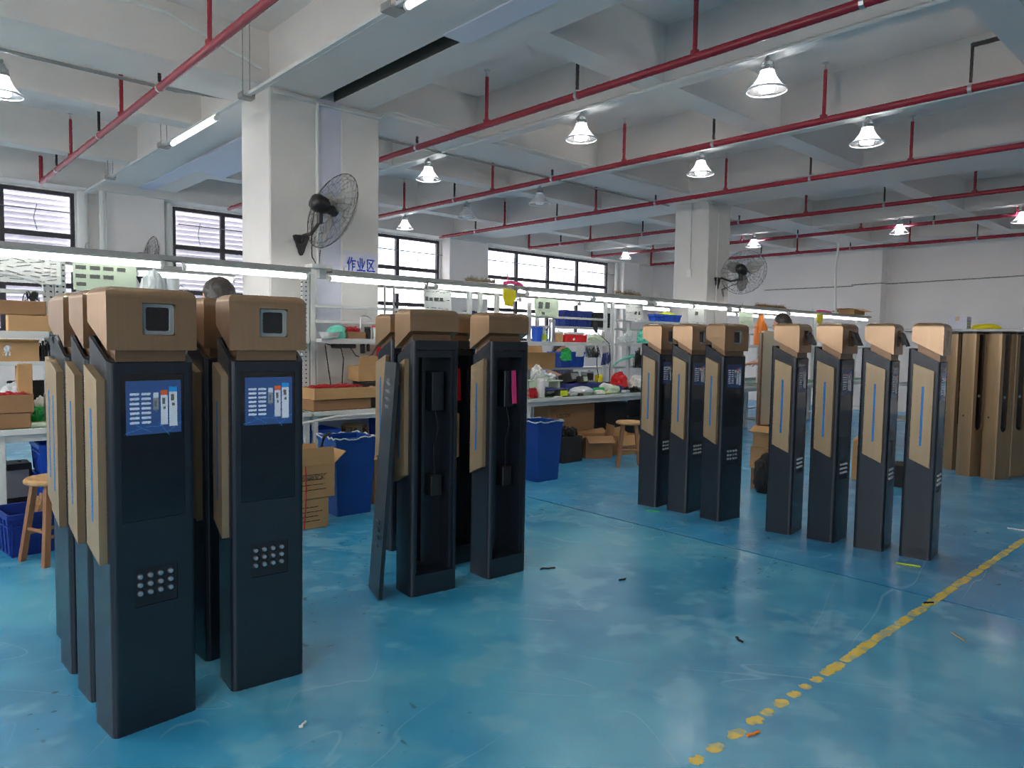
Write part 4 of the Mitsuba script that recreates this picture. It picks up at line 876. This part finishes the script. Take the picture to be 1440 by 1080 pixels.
one('white_cable', tube([(2.62, 5.70, .64), (2.8, 5.69, .665), (3.1, 5.68, .705), (3.5, 5.69, .71), (3.9, 5.70, .71)], .012, 7), 'm_white', 'white cable along the bench edge behind the left blue bin', 'cable')
# ------------------------------------------------------------------ bench between the open kiosks and the right-hand row
bottle(5.80, 5.865, .75, .047, .215, 'm_white', 'm_white', 'white cylindrical bottle at the front edge of the bench', .93)
place('meter', [('case', D(cb(-.075, .085, -.04, .04, 0, .085, .006), 'm_rubber', False)), ('face', D(cb(-.055, .07, -.043, -.038, .012, .075, .002), 'm_lime', False))], 'small black box with a lime green face at the front of the bench', 'meter', (6.10, 5.83, .75))
bag(6.56, 5.93, .75, .36, .22, .125, 'm_bubble', 'bubble wrap bag in the middle of the bench', 51, .12, 2.0)
place('tape_gun', [('body', D(cb(-.12, .09, -.03, .03, .005, .075, .02), 'm_green', 40)), ('blade_plate', D(cb(.0, .16, -.035, .035, 0, .022, .004), 'm_lime', False)), ('handle', D(tube([(-.10, 0, .06), (-.16, 0, .03)], .016, 8), 'm_green'))], 'bright green tape gun on the bench', 'tape gun', (6.93, 5.96, .75), .15)
one('cloth_pack', cb(-.09, .10, -.05, .05, 0, .085, .025), 'm_pale_green', 'pale green folded pack right of the tape gun', 'pack', (7.20, 5.96, .75), smooth=50)
mess(7.58, 5.93, .75, .34, .2, .07, 'm_rubber', 'black cable bundle at the right end of the bench', 22, .006, 53)
place('tray', [('', D(cb(5.97, 6.46, 6.0, 6.24, .75, .83, .006), 'm_navy_cloth', False))], 'flat dark blue box on the bench behind the white bottle', 'box')
bag(6.02, 5.93, .75, .22, .10, .08, 'm_navy_in', 'black glossy pouch between the white bottle and the lime meter', 55, .2)
place('tray', [('', D(cat(cb(5.93, 6.33, 6.02, 6.25, .915, .93, .003), cb(5.95, 5.98, 6.05, 6.22, .83, .915, .003), cb(6.28, 6.31, 6.05, 6.22, .83, .915, .003)), 'm_pale_green', False))], 'pale raised tray on the flat dark blue box', 'tray')
bag(5.98, 6.12, .93, .16, .12, .21, 'm_white', 'white tissue bag standing on the raised tray', 57, .35, 3)
bag(6.21, 6.13, .93, .17, .12, .11, 'm_clear_bag', 'pinkish white bag on the raised tray', 58)
mess(5.67, 5.86, .75, .14, .1, .13, 'm_cable_red', 'red and blue mesh pack at the left end of the bench', 30, .004, 59)
one('riser_box', cb(6.42, 7.24, 6.04, 6.26, .75, .88, .005), 'm_navy_cloth', 'low dark blue box under the tilted devices', 'box')
gadget(6.60, 6.14, .882, .30, .16, .12, 'm_rubber', 'm_frame_grey', 'black tilted device on the bench clutter', .35, -.35)
gadget(6.72, 6.05, .882, .15, .09, .09, 'm_black', 'm_pale_green', 'small printer with a pale green face', .3, -.2, 'printer', 'printer')
gadget(6.90, 6.14, .882, .15, .10, .14, 'm_frame_grey', 'm_black', 'grey meter with a black knob right of the printer', 0, 0, 'meter', 'meter')
place('roll', [('', D(lathe([(0, 0), (.05, 0), (.05, .095), (0, .095)], 18), 'm_yellow'))], 'yellow tape roll standing right of the grey meter', 'tape roll', (7.10, 6.12, .88))
bag(7.12, 6.02, .75, .24, .14, .15, 'm_white', 'white crumpled bag below the yellow roll', 61)
bag(7.56, 6.16, .75, .32, .16, .29, 'm_red', 'bright red bag behind the black cables', 62, .3, 2.2)
bag(7.86, 6.06, .75, .30, .2, .24, 'm_white', 'white crumpled bag at the right end of the bench', 63)
carton(6.41, 6.66, 1.04, .62, .24, .21, 'open tan carton on the rear rack behind the bench', open_=True, flaps=(None, 80, None, None))
crate(6.18, 6.93, 1.04, .44, .24, .23, 'bright blue crate behind the open tan carton', g='crates behind the bench shelf')
crate(7.30, 6.89, 1.04, .46, .26, .215, 'bright blue crate under the shelf, left of the two slim posts', g='crates behind the bench shelf')
bag(6.50, 6.14, 1.16, .17, .10, .19, 'm_green', 'dark green bag hanging below the shelf', 65)
one('hanging_sheet', mv(cb(-.07, .07, -.003, .003, -.14, 0, .001), rx=.06), 'm_white', 'white sheet hanging below the shelf beside the green bag', 'sheet', (6.66, 6.05, 1.352))
one('hanging_sheet', mv(cb(-.09, .09, -.003, .003, -.14, 0, .001), rx=-.05), 'm_frame_grey', 'grey sheet hanging below the shelf', 'sheet', (6.84, 6.05, 1.352))
Z = 1.392
place('bucket', [('body', D(lathe([(0, 0), (.055, 0), (.068, .17), (.062, .17), (.05, .008), (0, .008)], 22), 'm_crate')), ('rim', D(lathe([(.064, .16), (.072, .16), (.072, .175), (.064, .175), (.064, .16)], 22), 'm_crate'))], 'bright blue bucket at the left end of the shelf', 'bucket', (5.97, 6.12, Z))
place('spray_bottle', [('body', D(lathe([(0, 0), (.036, 0), (.036, .10), (.014, .14), (0, .14)], 16), 'm_pale_green')), ('label', D(lathe([(.0365, .02), (.0365, .085)], 16), 'm_lime')), ('nozzle', D(cat(cb(-.012, .012, -.05, .02, .15, .18, .004), cb(-.012, .012, -.012, .012, .135, .155, .003)), 'm_white', False))], 'spray bottle with a green label right of the blue bucket', 'bottle', (6.08, 6.12, Z))
bottle(6.22, 6.12, Z, .04, .27, 'm_steel', 'm_galv', 'tall steel thermos on the shelf', .9, 'thermos', 'thermos')
place('jar', [('body', D(lathe([(0, 0), (.055, 0), (.057, .09), (.05, .105), (0, .105)], 20), 'm_carton')), ('lid', D(lathe([(0, .15), (.008, .15), (.01, .13), (.05, .118), (.053, .105), (0, .105)], 20), 'm_white'))], 'tan jar with a white lid right of the thermos', 'jar', (6.34, 6.12, Z))
place('box', [('body', D(cb(-.19, .19, -.055, .055, 0, .09, .004), 'm_red', False)), ('print', D(bx(-.06, -.03, -.057, -.054, .02, .05), 'm_white', False))], 'long red box on the shelf', 'box', (6.60, 6.12, Z))
bag(6.62, 6.12, Z + .09, .36, .10, .045, 'm_clear_bag', 'flat clear bag on top of the long red box', 67, .2)
bottle(6.84, 6.11, Z, .024, .10, 'm_white', 'm_red', 'small white bottle right of the long red box', .5)
bag(7.02, 6.12, Z, .30, .11, .125, 'm_pale_green', 'pale bag at the right end of the shelf', 68, .25)
one('hand_tool', tube([(7.04, 6.16, 1.66), (7.045, 6.14, 1.56), (7.05, 6.13, 1.52)], [.028, .028, .012], 10), 'm_rubber', 'dark hand tool leaning on the right end of the shelf', 'tool')
one('power_cable', tube([(7.05, 6.13, 1.52), (7.12, 6.07, 1.45), (7.2, 6.04, 1.38), (7.22, 6.03, 1.2), (7.2, 6.02, .9), (7.22, 6.0, .76)], .005, 6), 'm_rubber', 'black cable running from the hand tool down past the shelf', 'cable')
one('power_cable', tube([(6.98, 6.05, 1.352), (6.97, 6.04, 1.1), (6.98, 6.02, .95), (6.97, 6.03, .885)], .005, 6), 'm_rubber', 'black cable hanging straight down from the middle of the shelf', 'cable')
crate(7.42, 6.91, 1.605, .54, .26, .22, 'dark blue crate on the rear rack, topmost', m='m_crate_dark', g='crates on the rear rack')
carton(7.93, 6.91, 1.605, .42, .26, .21, 'dark purple-brown box right of the topmost dark blue crate', m='m_rubber', tape=False)
crate(5.62, 6.91, 1.585, .56, .26, .14, 'dark blue crate heaped with black nets behind the right open kiosk', m='m_crate_dark', g='crates on the rear rack')
bag(5.60, 6.91, 1.62, .5, .2, .16, 'm_rubber', 'black net heaped in the dark blue crate', 71)
carton(6.28, 6.91, 1.585, .36, .26, .15, 'dark box on the rear rack left of the spray bottle', m='m_rubber', tape=False)
for k, x in enumerate((7.53, 7.62, 7.72)):
    bag(x, 6.12, 1.388 + .0, .12, .1, .10 + .05 * k, 'm_clear_bag', ('small clear bag on the shelf between the two slim posts, left', 'clear bag on the shelf between the two slim posts, middle', 'tall clear bag on the shelf between the two slim posts, right')[k], 80 + k)
bag(8.02, 6.12, 1.388, .24, .11, .24, 'm_teal', 'mint plastic bag on the shelf behind the leftmost right-row kiosk', 84)
crate(8.50, 6.12, 1.70, .62, .10, .10, 'flat blue tray of yellow parts above the right-row kiosks', g='trays above the right-row kiosks')
place('tray_board', [('', D(bx(7.83, 9.28, 6.06, 6.178, 1.672, 1.70), 'm_white_metal', False))], 'white shelf board under the flat blue tray', 'shelf')
bag(8.58, 6.12, 1.74, .46, .08, .12, 'm_lime', 'olive yellow parts heaped in the flat blue tray', 86)
crate(9.9, 6.12, 1.388, .7, .11, .25, 'blue crate top showing above the third right-row kiosk', g='trays above the right-row kiosks')
poster(5.93, 6.33, 6.12, 1.69, 1.905, 'pale notice with two dark pictures above the red box', ((.16, .32, .45, .8), (.42, .58, .45, .8), (.3, .42, .12, .25)), m='m_pale_green')
poster(7.62, 8.0, 6.12, 1.69, 1.905, 'white notice with small print left of the blue tray', ((.5, .6, .4, .6), (.68, .78, .4, .6)), 3)
poster(4.34, 4.69, 6.12, 1.70, 1.915, 'white notice sheet with grey print above the open kiosk', ((.05, .15, .45, .65), (.2, .3, .45, .6), (.36, .5, .45, .62), (.54, .66, .45, .62)), 3)
poster(9.08, 9.5, 6.12, 1.68, 1.96, 'white sheet left of the single column base', ((.4, .55, .5, .7),), 2)
poster(10.5, 10.95, 6.12, 1.66, 1.94, 'pale green sheet right of the single column', (), 4, m='m_pale_green')
one('yellow_cloth', mv(prism(Polygon([(-.09, .085), (.09, .08), (.095, .0), (.085, -.02), (.06, -.05), (.055, -.10), (.01, -.095), (-.05, -.09), (-.07, -.03), (-.085, -.01)]), .02, 'y')), 'm_yellow', 'bright yellow cloth hung on the light rail', 'cloth', (5.34, 5.925, 1.875))
tinsel(4.79, 5.19, 6.0, 2.012, 'm_tinsel_dull', 'dull tinsel garland on the light rail left of the yellow cloth', 1)
tinsel(7.25, 7.77, 6.0, 2.012, 'm_tinsel_dull', 'dull tinsel garland on the light rail left of the single column', 2)
tinsel(10.78, 11.80, 6.0, 2.012, 'm_tinsel', 'golden tinsel garland on the light rail right of the single column', 3)
one('pink_ribbon', cat(tube([(5.33, 6.0, 2.03), (5.42, 5.99, 2.05), (5.55, 6.0, 2.04), (5.6, 6.0, 2.02)], .02, 7), tube([(5.40, 6.0, 2.03), (5.37, 6.0, 2.14)], .006, 5)), 'm_pink', 'pink ribbon on the light rail above the yellow cloth', 'ribbon')
one('pink_ribbon', tube([(13.0, 6.0, 2.03), (13.25, 6.0, 2.035), (13.54, 6.0, 2.03)], .02, 7), 'm_pink', 'pink ribbon far along the light rail', 'ribbon')
one('yellow_cloth', prism(Polygon([(-.11, .09), (.11, .085), (.10, -.02), (.06, -.09), (-.05, -.085), (-.10, -.02)]), .02, 'y'), 'm_yellow', 'far yellow tag under the light rail behind the right-row kiosks', 'cloth', (12.88, 5.9, 1.88))
carton(14.48, 6.0, 2.012, .50, .30, .11, 'small open carton on the end of the light rail', open_=True, flaps=(-20, -20, 0, -15))
place('bottle', [('body', D(lathe([(0, 0), (.11, 0), (.11, .3), (.04, .44), (.035, .5), (0, .5)], 18), 'm_orange')), ('cap', D(lathe([(0, .56), (.03, .56), (.035, .5), (0, .5)], 12), 'm_carton_dark'))], 'orange bottle on the shelf behind the gap in the right row', 'bottle', (11.2, 6.12, 1.388))
place('box', [('', D(cb(10.4, 10.78, 6.07, 6.17, 1.388, 1.55, .006), 'm_clear_bag', False))], 'clear plastic box on the shelf left of the orange bottle', 'box')
for k in range(5): bottle(12.1 + .17 * k, 6.12, 1.388, .055, .30 + .03 * (k % 2), 'm_clear_bag', 'm_white', ('first', 'second', 'third', 'fourth', 'fifth')[k] + ' clear bottle from the left behind the fourth right-row kiosk', .6)
# more small things on that bench and shelf
for x, y, w, d, h, m, lab in ((6.02, 5.80, .12, .05, .012, 'm_white', 'thin white strip lying at the front edge of the bench'), (6.42, 5.82, .07, .05, .03, 'm_rubber', 'small black block beside the lime meter'), (6.98, 5.86, .10, .03, .02, 'm_lime', 'lime green stick in front of the tape gun'), (7.36, 5.88, .11, .07, .03, 'm_strip', 'pale note block left of the black cables'), (7.34, 6.12, .12, .10, .09, 'm_carton', 'small tan box left of the bright red bag'), (6.99, 6.22, .10, .05, .14, 'm_tile_grey', 'grey upright case left of the yellow roll')):
    one('small_block', cb(-w / 2, w / 2, -d / 2, d / 2, 0, h, .004), m, lab, 'block', (x, y, .75 if y < 6.2 else .88), rz=.2 if y < 6 else 0)
for x, y, s_, m, lab, sd in ((6.33, 5.86, .11, 'm_clear_bag', 'small clear bag between the lime meter and the bubble wrap', 201), (6.80, 5.84, .12, 'm_white', 'little white bag in front of the bubble wrap', 202), (7.04, 5.84, .10, 'm_pale_green', 'small pale bag right of the bubble wrap', 203), (7.40, 6.05, .16, 'm_navy_cloth', 'dark blue cloth by the bright red bag', 204), (8.05, 5.86, .16, 'm_clear_bag', 'small clear bag at the far right end of the bench', 205)):
    bag(x, y, .75, s_ * 1.3, s_, s_ * .6, m, lab, sd)
for x, h, m, lab in ((6.145, .13, 'm_tile_blue', 'small blue bottle beside the spray bottle'), (6.43, .12, 'm_white', 'white bottle behind the long red box'), (6.93, .11, 'm_teal', 'small mint bottle on the shelf'), (7.20, .16, 'm_galv', 'grey can at the right end of the shelf')):
    bottle(x, 6.15, Z, .022, h, m, 'm_white', lab, .5)
mess(6.9, 6.05, 1.20, .3, .08, .14, 'm_rubber', 'black cables and plugs hanging under the middle of the shelf', 12, .005, 206)
mess(7.15, 6.06, 1.1, .2, .08, .2, 'm_navy_cloth', 'dark blue cable loops hanging at the right end of the shelf', 12, .005, 207)
mess(7.9, 6.1, 1.05, .2, .1, .3, 'm_rubber', 'black cable loops hung on the right slim post', 12, .005, 208)
one('blue_tube', tube([(7.40, 6.14, 1.08), (7.55, 6.13, 1.16), (7.68, 6.13, 1.19), (7.82, 6.13, 1.22)], [.008, .010, .022, .022], 9), 'm_teal', 'pale blue tapered tube hooked between the slim posts', 'tube')
# under that bench
carton(6.42, 6.07, 0.30, .80, .28, .33, 'long printed carton under the bench', m='m_carton_dark', text='LIAGON', tape=False)
carton(6.42, 6.07, 0, .80, .28, .30, 'carton under the long printed carton')
carton(7.25, 6.08, 0, .44, .3, .62, 'tall dark carton under the bench left of the stool', m='m_rubber', tape=False)
place('funnel', [('', D(lathe([(.05, 0), (.035, .22), (.02, .24), (0, .24)], 14), 'm_tile_blue'))], 'blue cone-shaped cover under the bench above the stool', 'cover', (7.62, 6.12, .40))
carton(7.66, 6.1, 0, .30, .28, .40, 'dark box under the blue cone', m='m_rubber', tape=False)
carton(8.02, 6.14, 0, .34, .2, .66, 'tall dark box behind the blue sack under the bench', m='m_rubber', tape=False)
bag(7.99, 5.93, .0, .3, .2, .62, 'm_bin', 'blue sack under the bench beside the stool', 95, .15, 2)
carton(6.62, 5.68 + .05, 0, .34, .26, .27, 'open brown carton with folded flaps beside the right blue bin', rz=-.5, open_=True, flaps=(-35, 20, -30, 80), m='m_carton_dark')
carton(7.12, 5.72, 0, .40, .26, .24, 'open pale carton left of the right stool', rz=-.15, open_=True, flaps=(-75, 30, None, None))
carton(6.10, 5.75, 0, .32, .26, .30, 'dark box behind the right blue bin', m='m_rubber', tape=False)
mess(6.12, 5.75, .30, .34, .26, .12, 'm_rubber', 'black and grey cable scraps on the dark box behind the right bin', 20, .009, 97)
bag(6.32, 5.92, .0, .2, .2, .42, 'm_clear_bag', 'grey plastic wrap beside the open brown carton', 98)
bin_(5.09, 5.16, .36, .34, .60, 'blue waste bin right of the open kiosks', 0)
stool(6.42, 5.06, 'round wooden stool left of the right-hand kiosk row', .75)
carton(7.2, 5.35, 0, .3, .2, .12, 'flat pale carton behind the right stool', m='m_strip', tape=False)
# behind the right-hand row
carton(6.62, 3.42, 0, .40, .30, .20, 'lowest brown carton under the beige panel', rz=.1, m='m_carton_dark', tape=False)
carton(6.60, 3.42, .201, .38, .28, .21, 'middle brown carton under the beige panel', rz=-.08, m='m_carton', tape=False)
carton(6.62, 3.43, .412, .36, .28, .20, 'top crumpled carton under the beige panel', rz=.12, open_=True, flaps=(-30, None, -20, None), m='m_carton')
place('beige_panel', [('sheet', D(cb(-.17, .17, -.03, .03, 0, .92, .006), 'm_beige_panel', False)), ('edge_strip', D(cb(-.19, -.171, -.035, .035, 0, .90, .003), 'm_bronze_dark', False)), ('knob', D(mv(lathe([(0, .012), (.01, .012), (.012, 0), (0, 0)], 10), (.12, -.03, .84), rx=math.pi / 2), 'm_steel'))], 'tall beige metal panel standing on cartons behind the right-hand row', 'panel', (6.66, 3.44, .614), -.72)
bag(6.36, 3.35, 0, .26, .24, .45, 'm_rubber', 'black sack beside the brown cartons', 99, .2)
carton(7.9, 3.0, 0, .4, .34, .42, 'brown carton behind the fifth and sixth right-row kiosks', rz=.3)
gadget(7.8, 2.62, 0, .3, .3, .22, 'm_rubber', 'm_black', 'low black case behind the sixth right-row kiosk')
p = []
for x in (10.9, 13.4):
    for y in (2.2, 3.9): p.append(('post', D(cb(x - .02, x + .02, y - .02, y + .02, 0, 1.62, .003), 'm_galv', False)))
for z in (.35, .85, 1.62): p.append(('shelf', D(bx(10.88, 13.42, 2.15, 3.95, z, z + .03), 'm_galv', False)))
place('storage_rack', seq(p), 'low grey storage rack behind the gold posts', 'rack')
carton(11.6, 3.30, 1.65, .18, .24, .19, 'grey and white box on the rack above the gold posts', m='m_strip', marks=3)
bag(11.65, 2.98, 1.65, .26, .34, .11, 'm_yellow', 'yellow bag on the rack right of the grey box', 101, .2)
bag(11.6, 3.62, 1.65, .24, .28, .12, 'm_red', 'red and black bag on the rack left of the grey box', 102, .25)
for k, (x, y, z) in enumerate(((11.4, 2.6, .88), (11.5, 3.3, .88), (12.2, 2.6, .88), (11.4, 2.7, .38), (11.9, 3.4, .38))):
    carton(x, y, z, .42, .4, .3, ('first', 'second', 'third', 'fourth', 'fifth')[k] + ' stored carton on the low rack behind the gold posts', m='m_carton_dark')
# litter on the floor
for k, (x, y, L, m, lab) in enumerate(((3.30, 2.62, .05, 'm_rubber', 'black scrap on the floor below the middle of the photo'), (3.05, 1.72, .05, 'm_rubber', 'tiny black scrap near the bottom centre'), (4.85, 3.55, .12, 'm_green', 'green wire scrap on the floor right of the open kiosks'), (2.34, 1.25, .06, 'm_orange', 'orange scrap beside the end of the yellow line'),
                                   (3.9, 1.05, .10, 'm_tinsel_dull', 'pale stick near the lower right'), (4.95, 1.62, .14, 'm_lime', 'thin green scrap near the nearest right-row kiosk'), (4.3, 1.3, .05, 'm_rubber', 'small dark scrap right of the yellow line'), (5.6, .95, .12, 'm_rubber', 'dark offcut at the right edge'), (6.6, 1.4, .16, 'm_white', 'white slip of paper behind the right-hand row'), (3.1, 3.05, .10, 'm_rubber', 'dark wire offcut at the foot of the right open kiosk'), (1.15, 2.35, .04, 'm_white', 'white paper bit by the nearest kiosk'))):
    q = random.Random(k); pts = [(x + L * (i / 4 - .5) * math.cos(k), y + L * (i / 4 - .5) * math.sin(k) + q.uniform(-.01, .01), .005) for i in range(5)]
    one('floor_scrap', tube(pts, .005, 5), m, lab, 'scrap')

# ------------------------------------------------------------------ people (mostly hidden: only the tops of two heads and a forearm show)
def ball(c, r_): return Manifold.sphere(r_, 16).translate(list(map(float, c)))
def limb(pts):
    ms = []
    for (a, ra), (b, rb) in zip(pts[:-1], pts[1:]): ms.append(Manifold.batch_hull([ball(a, ra), ball(b, rb)]))
    return ms
def hand(wrist, d, up):
    d = np.array(d, float); d /= np.linalg.norm(d); s = np.cross(d, up); s /= np.linalg.norm(s); u = np.cross(s, d); w = np.array(wrist, float)
    ms = [Manifold.batch_hull([ball(w, .024), ball(w + .08 * d + .03 * s, .014), ball(w + .08 * d - .03 * s, .014), ball(w + .03 * d + .028 * s, .016), ball(w + .03 * d - .028 * s, .016)])]
    for k, L in enumerate((.070, .078, .072, .056)):
        o = w + .078 * d + (.030 - .020 * k) * s
        ms += limb([(o, .0095), (o + L * .45 * d - .006 * u, .009), (o + L * .75 * d - .022 * u, .0085), (o + L * .95 * d - .036 * u, .008)])
    o = w + .03 * d + .03 * s
    ms += limb([(o, .013), (o + .03 * d + .03 * s - .01 * u, .011), (o + .06 * d + .038 * s - .02 * u, .0095)])
    return ms
def smooth_mesh(ms, edge=.02):
    m = Manifold.batch_boolean(ms, m3.OpType.Add).refine_to_length(edge); v, f = arr(m)
    t = trimesh.Trimesh(v, f, process=False); t.merge_vertices(); trimesh.smoothing.filter_taubin(t, iterations=8); return arr(t)
def person(x, y, rz, lab, H=1.73, sit=False, shirt='m_shirt', arm_l=None, arm_r=None):
    """faces local +y; sitting figures rest on a stool at the origin"""
    k = H / 1.73; hip = .565 if sit else .92; P = lambda a, b, c: (a * k, b * k, (c + (hip - .92)) * k if c > .85 else c * k)
    sh = 1.43; body = []
    body += limb([(P(0, 0, .95), .125 * k), (P(0, .01, 1.15), .125 * k), (P(0, 0, 1.33), .14 * k)])
    body += [Manifold.batch_hull([ball(P(-.16, -.01, sh - .03), .06), ball(P(.16, -.01, sh - .03), .06), ball(P(0, 0, 1.25), .13)])]
    body += limb([(P(0, -.01, 1.44), .055), (P(0, .01, 1.52), .05)])
    hd_ = P(0, .03, 1.62)
    hm = limb([(P(0, .0, 1.635), .092 * k), (P(0, .055, 1.575), .062 * k)])
    hm += [ball(P(0, .012, 1.65), .096 * k), ball(P(0, .118, 1.60), .016)] + [ball(P(s * .092, .01, 1.60), .02) for s in (-1, 1)]
    legs = []
    for s in (-1, 1):
        if sit: legs += limb([(P(s * .09, 0, .93), .085), ((s * .11, .40, .50), .065), ((s * .12, .42, .09), .042), ((s * .12, .42, .05), .045)]); foot = (s * .12, .42)
        else: legs += limb([(P(s * .09, 0, .93), .085), ((s * .10, .01, .49), .058), ((s * .11, -.01, .09), .042), ((s * .11, -.01, .05), .045)]); foot = (s * .11, -.01)
        legs += limb([((foot[0], foot[1] - .03, .04), .04), ((foot[0] + s * .02, foot[1] + .16, .035), .035)])
    arms, hands = [], []
    for s, A in ((-1, arm_l), (1, arm_r)):
        S0 = np.array(P(s * .19, -.01, sh - .03)); el, wr = A if A else (P(s * .24, .05, 1.14), P(s * .18, .30, 1.10))
        arms += limb([(S0, .055), (el, .042)]) ; arms += limb([(el, .040), (wr, .027)])
        dd = np.array(wr) - np.array(el); hands += hand(np.array(wr) + dd / np.linalg.norm(dd) * .02, dd, np.array([0, 0, 1.]))
    key = uniq('person'); labels[key] = {'label': lab, 'category': 'person'}; M = xf((x, y, 0), rz)
    v, f = smooth_mesh(body + hm + legs + arms + hands, .022)
    scene[key] = {**D((v, f), 'm_skin', True), 'to_world': M}
    def clothes(ms, m, nm, g=.010):
        # the same shapes a little larger
        vv, ff = smooth_mesh(ms, .025); t = trimesh.Trimesh(vv, ff, process=False); vv = np.array(t.vertices) + g * np.array(t.vertex_normals)
        scene[key + '__' + nm] = {**D((vv, ff), m, True), 'to_world': M}
    tor = limb([(P(0, 0, .95), .125 * k), (P(0, .01, 1.15), .125 * k), (P(0, 0, 1.33), .14 * k)]) + [Manifold.batch_hull([ball(P(-.16, -.01, sh - .03), .06), ball(P(.16, -.01, sh - .03), .06), ball(P(0, 0, 1.25), .13)])]
    for s, A in ((-1, arm_l), (1, arm_r)):
        S0 = np.array(P(s * .19, -.01, sh - .03)); el = np.array(A[0] if A else P(s * .24, .05, 1.14)); tor += limb([(S0, .055), (S0 + .85 * (el - S0), .045)])
    clothes(tor, shirt, 'shirt'); clothes(legs[:], 'm_trousers', 'trousers', .009)
    hr = smooth_mesh([ball(P(0, -.004, 1.665), .104 * k), ball(P(0, -.03, 1.63), .10 * k)], .012)
    vv = hr[0].copy(); n_ = meshkit.fbm(vv * 45, 3) - .5; c_ = np.array(P(0, 0, 1.64)); dv = vv - c_; vv = c_ + dv * (1 + .10 * n_[:, None])
    hair = man((vv, hr[1])) - Manifold.batch_hull([ball(P(0, .13, 1.55), .085), ball(P(0, .14, 1.635), .06)])
    scene[key + '__hair'] = {**D(hair, 'm_hair', True), 'to_world': M}
    for s in (-1, 1):
        scene[key + '__eye' + ('' if s < 0 else '_001')] = {**D(mv(blob(.02, .012, .012, 1, 0, flat=False, sub=1), P(s * .033, .105, 1.625)), 'm_tile_white', True), 'to_world': M}
    scene[key + '__mouth'] = {**D(mv(blob(.045, .012, .012, 1, 0, flat=False, sub=1), P(0, .112, 1.555)), 'm_pink', True), 'to_world': M}
person(1.83, 4.98, .15, 'person with short dark hair behind the nearest kiosks, only the top of the head showing', 1.76)
person(9.45, 4.85, .1, 'person with dark hair behind the fourth right-row kiosk, only the top of the head showing', 1.80)
person(8.05, 7.75, math.pi - .1, 'person in a striped shirt behind the slim posts, forearm resting on the rear bench', 1.70, True, 'm_stripe', None, ((.30, .12, .93), (.22, .40, .86)))
stool(8.05, 7.75, 'round stool under the person in the striped shirt', .2, .44)
